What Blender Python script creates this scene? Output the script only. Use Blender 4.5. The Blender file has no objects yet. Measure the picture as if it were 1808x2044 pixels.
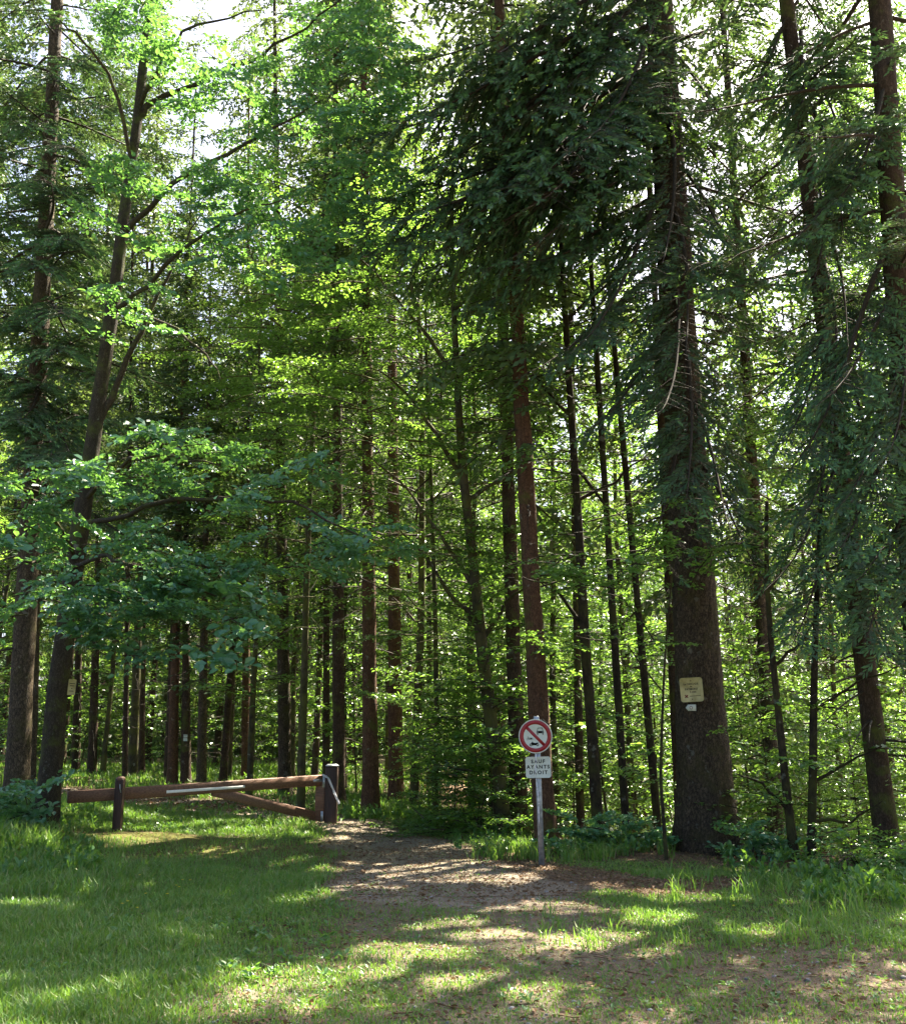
import bpy, math, random
import numpy as np
from mathutils import Vector, Matrix, Quaternion

C = bpy.context.scene.collection
R = math.radians
SC = bpy.context.scene

# ------------------------------------------------------------------ camera, sky, sun, exposure
PITCH, FPX, CX, CY, EYE = 13.0, 2010.0, 904.0, 1022.0, 1.6
cd = bpy.data.cameras.new('camera'); cam = bpy.data.objects.new('camera', cd); C.objects.link(cam)
cam.location = (0, 0, EYE); cam.rotation_euler = (R(90 + PITCH), 0, 0)
cd.sensor_fit = 'HORIZONTAL'; cd.sensor_width = 36.0; cd.lens = 36.0 * FPX / 1808.0
cd.clip_start = 0.1; cd.clip_end = 2000
SC.camera = cam
SUN_AZ, SUN_EL = 36.0, 57.0            # azimuth from the view direction towards the right
world = bpy.data.worlds.new('World'); SC.world = world; world.use_nodes = True
nt = world.node_tree; nt.nodes.clear()
wo = nt.nodes.new('ShaderNodeOutputWorld'); bg = nt.nodes.new('ShaderNodeBackground')
sky = nt.nodes.new('ShaderNodeTexSky'); sky.sky_type = 'NISHITA'; sky.sun_disc = False
sky.sun_elevation = R(SUN_EL); sky.sun_rotation = R(SUN_AZ); sky.dust_density = 4.5; sky.air_density = 0.8
nt.links.new(sky.outputs[0], bg.inputs[0]); bg.inputs[1].default_value = 0.05
nt.links.new(bg.outputs[0], wo.inputs[0])
ld = bpy.data.lights.new('sun', 'SUN'); ld.energy = 5.0; ld.angle = R(0.5); ld.color = (1.0, 0.91, 0.74)
sun = bpy.data.objects.new('sun', ld); C.objects.link(sun)
S = Vector((math.cos(R(SUN_EL)) * math.sin(R(SUN_AZ)), math.cos(R(SUN_EL)) * math.cos(R(SUN_AZ)), math.sin(R(SUN_EL))))
sun.rotation_euler = S.to_track_quat('Z', 'Y').to_euler(); sun.location = (20, 20, 60)
SC.view_settings.view_transform = 'Standard'; SC.view_settings.look = 'None'
SC.view_settings.exposure = 3.2; SC.view_settings.gamma = 1.0
SC.render.engine = 'CYCLES'
cy = SC.cycles
cy.max_bounces = 7; cy.diffuse_bounces = 4; cy.glossy_bounces = 2; cy.transmission_bounces = 5
cy.use_denoising = True; cy.sample_clamp_indirect = 6.0

# ------------------------------------------------------------------ helpers
_f = np.array([0, math.cos(R(PITCH)), math.sin(R(PITCH))]); _u = np.array([0, -math.sin(R(PITCH)), math.cos(R(PITCH))])
def ray(px, py):
    return _f + np.array([(px - CX) / FPX, 0, 0]) + _u * ((CY - py) / FPX)
def W(px, py, Y):
    d = ray(px, py); return np.array([0, 0, EYE]) + d * (Y / d[1])
def sst(a, b, x):
    t = np.clip((np.asarray(x, float) - a) / (b - a), 0, 1); return t * t * (3 - 2 * t)
def hgt(x, y):
    x = np.asarray(x, float); y = np.asarray(y, float)
    ed = 17.2 - 0.62 * np.maximum(0, x - 3.8)
    drop = -np.minimum(0.2 * np.maximum(0, y - ed) , 7.0) * sst(1.0, 4.0, x - 0.02 * (y - 17))
    rise = 0.03 * np.clip(y - 21, 0, 60) * sst(3.0, -2.0, x)
    bank = 0.45 * sst(-5.2, -9.0, x) * sst(10, 15, y) * sst(26, 21, y)
    mound = 0.10 * np.exp(-((x + 5.4) ** 2 + (y - 18.0) ** 2) / 1.6) + 0.13 * np.exp(-(((x + 2.9) / 1.4) ** 2 + ((y - 20.2) / 0.45) ** 2))
    nz = 0.025 * np.sin(x * 1.7 + 0.6 * y) * np.sin(y * 1.3 - 0.5 * x + 1) + 0.015 * np.sin(3.1 * x + 1.0) * np.sin(2.7 * y)
    return drop + rise + bank + mound + nz
def Gp(px, py):
    d = ray(px, py); t = 5.0
    o = np.array([0, 0, EYE])
    for k in range(4000):
        p = o + d * t
        if p[2] <= float(hgt(p[0], p[1])): return p
        t += 0.02
    return p
def on(x, y): return np.array([x, y, float(hgt(x, y))])

def noise2(x, y, seed=0):
    r = np.random.default_rng(seed); o = np.zeros_like(np.asarray(x, float)); 
    for k in range(7):
        a = r.uniform(0, 6.28); f = 0.5 * 1.7 ** k; ph = r.uniform(0, 6.28, 2)
        o = o + (0.75 ** k) * np.sin((x * math.cos(a) + y * math.sin(a)) * f + ph[0]) * np.sin((-x * math.sin(a) + y * math.cos(a)) * f * 0.8 + ph[1])
    return o / 2.2

def stuff_twigs(o):
    if o.name.startswith('twigs'): o['kind'] = 'stuff'
class Geo:
    def __init__(s): s.V = []; s.F = []; s.M = []; s.n = 0
    def quads(s, Q, mi=0):
        Q = np.asarray(Q, float); n = len(Q)
        if n == 0: return
        s.V.append(Q.reshape(-1, 3)); s.F.append(np.arange(n * 4).reshape(n, 4) + s.n); s.n += n * 4
        s.M.append(np.full(n, mi) if np.isscalar(mi) else np.asarray(mi))
    def grid(s, P, closed=True, mi=0):     # P (rings, sides, 3)
        P = np.asarray(P, float); a, b = P.shape[:2]
        idx = np.arange(a * b).reshape(a, b) + s.n
        nb = b if closed else b - 1
        j = np.arange(nb); j2 = (j + 1) % b
        F = np.stack([idx[:-1][:, j], idx[:-1][:, j2], idx[1:][:, j2], idx[1:][:, j]], -1).reshape(-1, 4)
        s.V.append(P.reshape(-1, 3)); s.F.append(F); s.M.append(np.full(len(F), mi)); s.n += a * b
    def tube(s, pts, rad, sides=5, mi=0, disp=None):
        s.grid(tube_pts(pts, rad, sides, disp), True, mi)
    def mesh(s, name):
        V = np.concatenate(s.V).astype(np.float32); F = np.concatenate(s.F).astype(np.int32); M = np.concatenate(s.M).astype(np.int32)
        me = bpy.data.meshes.new(name)
        me.vertices.add(len(V)); me.vertices.foreach_set('co', V.ravel())
        me.loops.add(F.size); me.loops.foreach_set('vertex_index', F.ravel())
        me.polygons.add(len(F)); me.polygons.foreach_set('loop_start', np.arange(0, F.size, 4, dtype=np.int32))
        me.polygons.foreach_set('material_index', M)
        me.update(calc_edges=True)
        return me

def tube_pts(pts, rad, sides, disp=None):
    P = np.asarray(pts, float); r = np.broadcast_to(np.asarray(rad, float), (len(P),))
    T = np.gradient(P, axis=0); T /= np.linalg.norm(T, axis=1)[:, None] + 1e-9
    m = np.abs(T.mean(0)); ref = np.array([1.0, 0, 0]) if m[0] < 0.8 * max(m[1], m[2]) else (np.array([0, 1.0, 0]) if m[1] < m[2] or m[1] < .5 else np.array([0, 0, 1.0]))
    U = np.cross(T, ref); U /= np.linalg.norm(U, axis=1)[:, None] + 1e-9
    Wv = np.cross(T, U)
    a = np.linspace(0, 2 * np.pi, sides, endpoint=False)
    rr = r[:, None] * (np.ones((len(P), sides)) if disp is None else disp)
    return P[:, None] + rr[..., None] * (np.cos(a)[None, :, None] * U[:, None] + np.sin(a)[None, :, None] * Wv[:, None])

def obj(name, me, mats, parent=None, smooth=False):
    o = bpy.data.objects.new(name, me); C.objects.link(o)
    for m in (mats if isinstance(mats, (list, tuple)) else [mats]): me.materials.append(m)
    if smooth: me.polygons.foreach_set('use_smooth', np.ones(len(me.polygons), dtype=bool))
    if parent: o.parent = parent
    if name == 'twigs': o['kind'] = 'stuff'
    return o
def thing(name, label, cat, loc=(0, 0, 0), group=None, rot=(0, 0, 0)):
    o = bpy.data.objects.new(name, None); C.objects.link(o); o.empty_display_size = 0.3
    o.location = [float(v) for v in loc]; o.rotation_euler = rot; return tag(o, label, cat, group)
def tag(o, label=None, cat=None, group=None, kind=None):
    for k, v in (('label', label), ('category', cat), ('group', group), ('kind', kind)):
        if v: o[k] = v
    return o

def boxmesh(g, c, size, rot=None, bev=0.006, mi=0):
    """bevelled box: inset section swept along x"""
    hx, hy, hz = [v / 2 for v in size]; b = min(bev, hy * .45, hz * .45)
    sec = np.array([[-hy + b, -hz], [hy - b, -hz], [hy, -hz + b], [hy, hz - b], [hy - b, hz], [-hy + b, hz], [-hy, hz - b], [-hy, -hz + b]])
    ins = sec * np.array([(hy - b) / hy, (hz - b) / hz])
    rings = []
    for x, s_ in ((-hx, ins * 0.001), (-hx, ins), (-hx + b, sec), (hx - b, sec), (hx, ins), (hx, ins * 0.001)):
        rings.append(np.column_stack([np.full(8, x), s_]))
    P = np.array(rings)
    if rot is not None: P = P @ np.array(rot).T
    g.grid(P + np.asarray(c, float), True, mi)

# ------------------------------------------------------------------ materials
def mat(name):
    m = bpy.data.materials.new(name); m.use_nodes = True; n = m.node_tree; n.nodes.clear()
    return m, n.nodes, n.links
def N(ns, t, **kw):
    n = ns.new(t)
    for k, v in kw.items():
        if k.startswith('i_'): n.inputs[int(k[2:])].default_value = v
        else: setattr(n, k, v)
    return n
def ramp(ns, stops):
    r = ns.new('ShaderNodeValToRGB'); e = r.color_ramp.elements
    while len(e) < len(stops): e.new(0.5)
    for k, (p, c) in enumerate(stops): e[k].position = p; e[k].color = (*c, 1)
    return r
def mixc(ns, ln, fac, a, b):
    m = ns.new('ShaderNodeMix'); m.data_type = 'RGBA'
    for sock, v in ((m.inputs[0], fac), (m.inputs[6], a), (m.inputs[7], b)):
        if hasattr(v, 'links') or hasattr(v, 'is_linked'): ln.new(v, sock)
        elif isinstance(v, (int, float)): sock.default_value = v
        else: sock.default_value = (*v, 1)
    return m.outputs[2]

def leaf_mat(name, cols, trans, tfac=0.4, rough=0.45, spec=0.5):
    m, ns, ln = mat(name)
    geo = N(ns, 'ShaderNodeNewGeometry'); oi = N(ns, 'ShaderNodeObjectInfo')
    r = ramp(ns, [(k / (len(cols) - 1), c) for k, c in enumerate(cols)]); ln.new(geo.outputs['Random Per Island'], r.inputs[0])
    hsv = N(ns, 'ShaderNodeHueSaturation'); ln.new(r.outputs[0], hsv.inputs['Color'])
    mr = N(ns, 'ShaderNodeMapRange'); mr.inputs[3].default_value = 0.75; mr.inputs[4].default_value = 1.25
    ln.new(oi.outputs['Random'], mr.inputs[0]); ln.new(mr.outputs[0], hsv.inputs['Value'])
    p = N(ns, 'ShaderNodeBsdfPrincipled'); ln.new(hsv.outputs[0], p.inputs['Base Color'])
    p.inputs['Roughness'].default_value = rough; p.inputs['Specular IOR Level'].default_value = spec
    t = N(ns, 'ShaderNodeBsdfTranslucent'); t.inputs[0].default_value = (*trans, 1)
    mx = N(ns, 'ShaderNodeMixShader'); mx.inputs[0].default_value = tfac
    ln.new(p.outputs[0], mx.inputs[1]); ln.new(t.outputs[0], mx.inputs[2])
    o = N(ns, 'ShaderNodeOutputMaterial'); ln.new(mx.outputs[0], o.inputs[0])
    return m

def bark_mat(name, dark, light, moss=(0.09, 0.11, 0.02), moss_amt=0.5, scale=14.0, lichen=0.3, bump=0.5):
    m, ns, ln = mat(name)
    tc = N(ns, 'ShaderNodeTexCoord'); oi = N(ns, 'ShaderNodeObjectInfo')
    add = N(ns, 'ShaderNodeVectorMath', operation='ADD'); ln.new(tc.outputs['Object'], add.inputs[0])
    sc = N(ns, 'ShaderNodeVectorMath', operation='SCALE'); ln.new(oi.outputs['Location'], sc.inputs[0]); sc.inputs['Scale'].default_value = 0.73
    ln.new(sc.outputs[0], add.inputs[1])
    mp = N(ns, 'ShaderNodeMapping'); mp.inputs['Scale'].default_value = (1, 1, 0.42); ln.new(add.outputs[0], mp.inputs[0])
    vo = N(ns, 'ShaderNodeTexVoronoi', feature='DISTANCE_TO_EDGE'); vo.inputs['Scale'].default_value = scale * 1.6
    no = N(ns, 'ShaderNodeTexNoise'); no.inputs['Scale'].default_value = scale; no.inputs['Detail'].default_value = 6; no.inputs['Roughness'].default_value = 0.7
    nd = N(ns, 'ShaderNodeMix', data_type='VECTOR'); 
    ln.new(mp.outputs[0], no.inputs[0])
    wv = N(ns, 'ShaderNodeVectorMath', operation='MULTIPLY_ADD'); ln.new(no.outputs[1], wv.inputs[0]); wv.inputs[1].default_value = (0.16,) * 3; ln.new(mp.outputs[0], wv.inputs[2])
    ln.new(wv.outputs[0], vo.inputs[0])
    r1 = ramp(ns, [(0.0, dark), (0.12, tuple(0.5 * (a + b) for a, b in zip(dark, light))), (0.5, light)]); ln.new(vo.outputs['Distance'], r1.inputs[0])
    r2 = ramp(ns, [(0.3, (0.55, 0.55, 0.55)), (0.7, (1.35, 1.3, 1.25))]); ln.new(no.outputs[0], r2.inputs[0])
    mul = N(ns, 'ShaderNodeMix', data_type='RGBA', blend_type='MULTIPLY'); mul.inputs[0].default_value = 1
    ln.new(r1.outputs[0], mul.inputs[6]); ln.new(r2.outputs[0], mul.inputs[7])
    # moss and lichen in patches
    n2 = N(ns, 'ShaderNodeTexNoise'); n2.inputs['Scale'].default_value = 2.2; n2.inputs['Detail'].default_value = 7; n2.inputs['Roughness'].default_value = 0.65; ln.new(add.outputs[0], n2.inputs[0])
    r3 = ramp(ns, [(0.62 - 0.28 * moss_amt, (0, 0, 0)), (0.78 - 0.2 * moss_amt, (1, 1, 1))]); ln.new(n2.outputs[0], r3.inputs[0])
    c1 = mixc(ns, ln, r3.outputs[0], mul.outputs[2], moss)
    n3 = N(ns, 'ShaderNodeTexNoise'); n3.inputs['Scale'].default_value = 5.5; n3.inputs['Detail'].default_value = 5; ln.new(add.outputs[0], n3.inputs[0])
    r4 = ramp(ns, [(0.66, (0, 0, 0)), (0.70, (lichen,) * 3)]); ln.new(n3.outputs[0], r4.inputs[0])
    c2 = mixc(ns, ln, r4.outputs[0], c1, (0.30, 0.31, 0.25))
    hv = N(ns, 'ShaderNodeHueSaturation'); ln.new(c2, hv.inputs['Color']); mr = N(ns, 'ShaderNodeMapRange'); mr.inputs[3].default_value = 0.8; mr.inputs[4].default_value = 1.2
    ln.new(oi.outputs['Random'], mr.inputs[0]); ln.new(mr.outputs[0], hv.inputs['Value'])
    p = N(ns, 'ShaderNodeBsdfPrincipled'); ln.new(hv.outputs[0], p.inputs['Base Color']); p.inputs['Roughness'].default_value = 0.9; p.inputs['Specular IOR Level'].default_value = 0.2
    hh = N(ns, 'ShaderNodeMath', operation='ADD'); ln.new(vo.outputs['Distance'], hh.inputs[0]); ln.new(no.outputs[0], hh.inputs[1])
    bp = N(ns, 'ShaderNodeBump'); bp.inputs['Strength'].default_value = bump; bp.inputs['Distance'].default_value = 0.04; ln.new(hh.outputs[0], bp.inputs['Height']); ln.new(bp.outputs[0], p.inputs['Normal'])
    o = N(ns, 'ShaderNodeOutputMaterial'); ln.new(p.outputs[0], o.inputs[0])
    return m

def plain(name, col, rough=0.6, metal=0.0, var=0.0, scale=20.0, bump=0.0, spec=0.4, stretch=(1, 1, 1), col2=None, trans=0.0):
    m, ns, ln = mat(name)
    p = N(ns, 'ShaderNodeBsdfPrincipled'); p.inputs['Base Color'].default_value = (*col, 1); p.inputs['Roughness'].default_value = rough
    p.inputs['Metallic'].default_value = metal; p.inputs['Specular IOR Level'].default_value = spec
    if var or col2:
        tc = N(ns, 'ShaderNodeTexCoord'); mp = N(ns, 'ShaderNodeMapping'); mp.inputs['Scale'].default_value = stretch; ln.new(tc.outputs['Object'], mp.inputs[0])
        no = N(ns, 'ShaderNodeTexNoise'); no.inputs['Scale'].default_value = scale; no.inputs['Detail'].default_value = 6; ln.new(mp.outputs[0], no.inputs[0])
        a = tuple(v * (1 - var) for v in col); b = col2 or tuple(v * (1 + var) for v in col)
        r = ramp(ns, [(0.32, a), (0.68, b)]); ln.new(no.outputs[0], r.inputs[0]); ln.new(r.outputs[0], p.inputs['Base Color'])
        if bump:
            bp = N(ns, 'ShaderNodeBump'); bp.inputs['Strength'].default_value = bump; bp.inputs['Distance'].default_value = 0.01; ln.new(no.outputs[0], bp.inputs['Height']); ln.new(bp.outputs[0], p.inputs['Normal'])
    o = N(ns, 'ShaderNodeOutputMaterial')
    if trans:
        t = N(ns, 'ShaderNodeBsdfTranslucent'); t.inputs[0].default_value = (*col, 1); mx = N(ns, 'ShaderNodeMixShader'); mx.inputs[0].default_value = trans
        ln.new(p.outputs[0], mx.inputs[1]); ln.new(t.outputs[0], mx.inputs[2]); ln.new(mx.outputs[0], o.inputs[0])
    else: ln.new(p.outputs[0], o.inputs[0])
    return m

M = {}
M['needle'] = leaf_mat('spruce_needles', [(0.030, 0.062, 0.032), (0.050, 0.105, 0.055), (0.060, 0.13, 0.062), (0.085, 0.075, 0.05)], (0.12, 0.19, 0.05), 0.25, 0.5, 0.45)
M['needle_new'] = leaf_mat('spruce_new_growth', [(0.065, 0.16, 0.075), (0.095, 0.21, 0.09), (0.08, 0.19, 0.10)], (0.18, 0.32, 0.06), 0.3, 0.45, 0.5)
M['needle_far'] = leaf_mat('conifer_needles_in_the_stand', [(0.025, 0.055, 0.022), (0.042, 0.09, 0.032), (0.055, 0.11, 0.035), (0.07, 0.075, 0.035)], (0.17, 0.25, 0.05), 0.3, 0.55, 0.4)
M['beech'] = leaf_mat('beech_leaves', [(0.030, 0.090, 0.022), (0.045, 0.125, 0.030), (0.06, 0.15, 0.035), (0.05, 0.145, 0.042)], (0.25, 0.45, 0.05), 0.38, 0.30, 0.8)
M['oak'] = leaf_mat('oak_leaves', [(0.050, 0.15, 0.085), (0.065, 0.18, 0.10), (0.075, 0.21, 0.105), (0.06, 0.19, 0.065)], (0.20, 0.42, 0.06), 0.3, 0.38, 0.65)  # blue-green tint puts the skylight on shaded leaves into the base colour
M['weed'] = leaf_mat('weed_leaves', [(0.04, 0.12, 0.03), (0.06, 0.16, 0.04), (0.08, 0.19, 0.05)], (0.22, 0.42, 0.04), 0.3, 0.4, 0.5)
M['grass'] = leaf_mat('grass_blades', [(0.045, 0.13, 0.02), (0.07, 0.18, 0.03), (0.10, 0.20, 0.035), (0.13, 0.19, 0.05), (0.24, 0.20, 0.09)], (0.24, 0.44, 0.04), 0.35, 0.45, 0.45)
M['litter'] = leaf_mat('dead_leaves', [(0.10, 0.055, 0.025), (0.17, 0.10, 0.05), (0.24, 0.16, 0.09), (0.14, 0.09, 0.06)], (0.2, 0.11, 0.04), 0.15, 0.7, 0.25)
M['twig'] = plain('twig_bark', (0.036, 0.028, 0.018), 0.9, var=0.4, scale=30)
M['spruce_bark'] = bark_mat('spruce_bark', (0.030, 0.020, 0.013), (0.095, 0.066, 0.045), moss_amt=0.35, scale=16, lichen=0.25)
M['red_bark'] = bark_mat('reddish_spruce_bark', (0.05, 0.028, 0.017), (0.175, 0.098, 0.056), moss_amt=0.25, scale=18, lichen=0.35)
M['fir_bark'] = bark_mat('fir_bark', (0.022, 0.017, 0.011), (0.20, 0.155, 0.105), moss=(0.09, 0.08, 0.028), moss_amt=0.35, scale=15, lichen=0.4, bump=1.0)
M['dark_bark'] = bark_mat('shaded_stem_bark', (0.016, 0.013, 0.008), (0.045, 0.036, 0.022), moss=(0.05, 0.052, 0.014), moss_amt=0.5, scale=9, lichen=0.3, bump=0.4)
M['beech_bark'] = bark_mat('beech_bark', (0.04, 0.036, 0.022), (0.085, 0.075, 0.045), moss=(0.085, 0.09, 0.02), moss_amt=0.7, scale=5, lichen=0.5, bump=0.25)
M['oak_bark'] = bark_mat('oak_bark', (0.025, 0.02, 0.014), (0.095, 0.08, 0.055), moss_amt=0.4, scale=20, lichen=0.5, bump=0.6)

# ------------------------------------------------------------------ ground
PATH = [(Gp(120, 1580), 1.0), (Gp(250, 1598), 1.2), (Gp(430, 1608), 1.3), (Gp(560, 1622), 1.2), (Gp(650, 1640), 0.9), (Gp(715, 1655), 0.9), (Gp(780, 1690), 1.15), (Gp(860, 1735), 1.35), (Gp(890, 1775), 1.6)]
FORE = [(Gp(905, 1775), 1.6), (Gp(930, 1850), 1.3), (Gp(1000, 1930), 1.6), (Gp(1150, 2020), 2.2), (np.array([3.0, 4.0, 0]), 3.0), (np.array([4.5, 1.0, 0]), 3.5)]
def dist_path(x, y, PL):
    d = np.full(np.shape(x), 9.0)
    for (a, ra), (b, rb) in zip(PL[:-1], PL[1:]):
        ab = b[:2] - a[:2]; t = np.clip(((x - a[0]) * ab[0] + (y - a[1]) * ab[1]) / (ab @ ab), 0, 1)
        q = np.hypot(x - a[0] - t * ab[0], y - a[1] - t * ab[1]) / (ra + t * (rb - ra))
        d = np.minimum(d, q)
    return d
def masks(x, y):
    n1 = noise2(x, y, 3); n2 = noise2(x * 2.3, y * 2.3, 5); n3 = noise2(x * .6, y * .6, 8)
    dp = dist_path(x, y, PATH); df = dist_path(x, y, FORE)
    path = sst(1.15, 0.75, dp + 0.25 * n1 + 0.12 * n2)
    fore = sst(1.4, 0.5, df + 0.30 * n1 + 0.25 * n2) * (0.62 + 0.3 * n2)
    wide = sst(9.5, 7.5, y + 0.6 * n1) * sst(-3.2, -1.2, x + .6 * n2) * (0.5 + 0.4 * n2)
    bare = np.clip(np.maximum(np.maximum(path, fore), wide), 0, 1)
    forest = np.maximum(sst(20.5, 24.0, y + n1 * 1.2) * sst(-9.0, -6, -np.abs(x + 5) - 3), 0)
    woods = np.maximum(sst(0.8, 2.2, x - 0.05 * (y - 14) + .5 * n1) * sst(13.8, 14.8, y + 0.35 * (x - 4) + .4 * n2), sst(22, 26, y + n1) * (.3 + .7 * sst(-3, 0, x)))
    needle = np.clip(woods * (0.8 + .3 * n2), 0, 1)
    under = sst(0.9, 0.4, dist_path(x, y, [(Gp(960, 1700), .7), (Gp(1120, 1738), .8), (Gp(1330, 1775), .7), (Gp(1450, 1760), .5)]) + .2 * n2)
    needle = np.maximum(needle, under)
    moss = np.exp(-(((x + 5.0) / 1.6) ** 2 + ((y - 17.7) / 0.8) ** 2)) * (1 - path)
    moss = np.maximum(moss, 0.8 * np.exp(-(((x + 3.3) / 2.7) ** 2 + ((y - 16.0) / 2.1) ** 2)) * (.65 + .35 * sst(-.5, .3, n2)))
    g = np.clip(0.95 + 0.35 * n1 + 0.2 * n2 - 0.85 * bare - 1.15 * needle - 1.3 * moss, 0, 1)
    return g, bare, np.clip(moss, 0, 1), needle

def ground_material():
    m, ns, ln = mat('forest_floor')
    at = N(ns, 'ShaderNodeAttribute', attribute_name='mask'); sep = N(ns, 'ShaderNodeSeparateColor'); ln.new(at.outputs[0], sep.inputs[0])
    tc = N(ns, 'ShaderNodeTexCoord')
    def noise(s, d=8, r=0.65):
        n = N(ns, 'ShaderNodeTexNoise'); n.inputs['Scale'].default_value = s; n.inputs['Detail'].default_value = d; n.inputs['Roughness'].default_value = r; ln.new(tc.outputs['Object'], n.inputs[0]); return n
    nf = noise(45); nm = noise(6); nc = noise(160, 4)
    soil = ramp(ns, [(0.30, (0.05, 0.033, 0.02)), (0.5, (0.13, 0.088, 0.053)), (0.68, (0.24, 0.165, 0.10))]); ln.new(nf.outputs[0], soil.inputs[0])
    grav = ramp(ns, [(0.33, (0.11, 0.095, 0.072)), (0.5, (0.24, 0.195, 0.142)), (0.66, (0.42, 0.36, 0.28))]); ln.new(nc.outputs[0], grav.inputs[0])
    gras = ramp(ns, [(0.32, (0.022, 0.026, 0.010)), (0.55, (0.055, 0.062, 0.022)), (0.7, (0.13, 0.11, 0.05))]); ln.new(nf.outputs[0], gras.inputs[0])
    mos = ramp(ns, [(0.35, (0.06, 0.065, 0.012)), (0.6, (0.14, 0.14, 0.025)), (0.75, (0.16, 0.12, 0.04))]); ln.new(nf.outputs[0], mos.inputs[0])
    c = mixc(ns, ln, sep.outputs[0], soil.outputs[0], gras.outputs[0])
    gm = N(ns, 'ShaderNodeMath', operation='MULTIPLY_ADD'); ln.new(nm.outputs[0], gm.inputs[0]); gm.inputs[1].default_value = 1.2; gm.inputs[2].default_value = -0.55
    ga = N(ns, 'ShaderNodeMath', operation='ADD', use_clamp=True); ln.new(sep.outputs[1], ga.inputs[0]); ln.new(gm.outputs[0], ga.inputs[1])
    gb = N(ns, 'ShaderNodeMath', operation='MULTIPLY'); ln.new(ga.outputs[0], gb.inputs[0]); ln.new(sep.outputs[1], gb.inputs[1])
    c = mixc(ns, ln, gb.outputs[0], c, grav.outputs[0])
    c = mixc(ns, ln, sep.outputs[2], c, mos.outputs[0])
    p = N(ns, 'ShaderNodeBsdfPrincipled'); ln.new(c, p.inputs['Base Color']); p.inputs['Roughness'].default_value = 0.92; p.inputs['Specular IOR Level'].default_value = 0.2
    hs = N(ns, 'ShaderNodeMath', operation='ADD'); ln.new(nf.outputs[0], hs.inputs[0]); ln.new(nc.outputs[0], hs.inputs[1])
    bp = N(ns, 'ShaderNodeBump'); bp.inputs['Strength'].default_value = 0.8; bp.inputs['Distance'].default_value = 0.03; ln.new(hs.outputs[0], bp.inputs['Height']); ln.new(bp.outputs[0], p.inputs['Normal'])
    o = N(ns, 'ShaderNodeOutputMaterial'); ln.new(p.outputs[0], o.inputs[0])
    return m
M['ground'] = ground_material()
def sheet(name, xs, ys, lift=0.0, keep=None):
    X, Y = np.meshgrid(xs, ys); Z = hgt(X, Y) + lift
    P = np.stack([X, Y, Z], -1); a, b = X.shape; idx = np.arange(a * b).reshape(a, b)
    F = np.stack([idx[:-1, :-1], idx[:-1, 1:], idx[1:, 1:], idx[1:, :-1]], -1).reshape(-1, 4)
    g, r, mo, nd = masks(X, Y)
    if keep is not None:
        k = keep(X, Y).ravel(); F = F[k[F].all(1)]
        used = np.unique(F); remap = -np.ones(a * b, int); remap[used] = np.arange(len(used)); F = remap[F]
    else: used = np.arange(a * b)
    G_ = Geo(); G_.V = [P.reshape(-1, 3)[used]]; G_.F = [F]; G_.M = [np.zeros(len(F))]; me = G_.mesh(name)
    col = np.ones((len(used), 4), np.float32); col[:, 0] = g.ravel()[used]; col[:, 1] = r.ravel()[used]; col[:, 2] = mo.ravel()[used]
    at = me.color_attributes.new('mask', 'FLOAT_COLOR', 'POINT'); at.data.foreach_set('color', col.ravel())
    o = obj(name, me, M['ground'], smooth=True); o['kind'] = 'structure'; return o
def spaced(lo, hi, near_lo, near_hi, st):
    c = np.arange(near_lo, near_hi + 1e-6, st)
    a = near_lo - np.cumsum(st * 1.15 ** np.arange(1, 80)); b = near_hi + np.cumsum(st * 1.15 ** np.arange(1, 80))
    a = a[a > lo]; b = b[b < hi]
    return np.concatenate([[lo], a[::-1], c, b, [hi]])
sheet('ground', spaced(-500, 500, -13, 13, 0.12), spaced(-60, 700, 4, 32, 0.12))
sheet('path', np.arange(-13, 5, 0.08), np.arange(10, 48, 0.08), 0.006, keep=lambda X, Y: masks(X, Y)[1] * (Y > 11.5) > 0.55)

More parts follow.
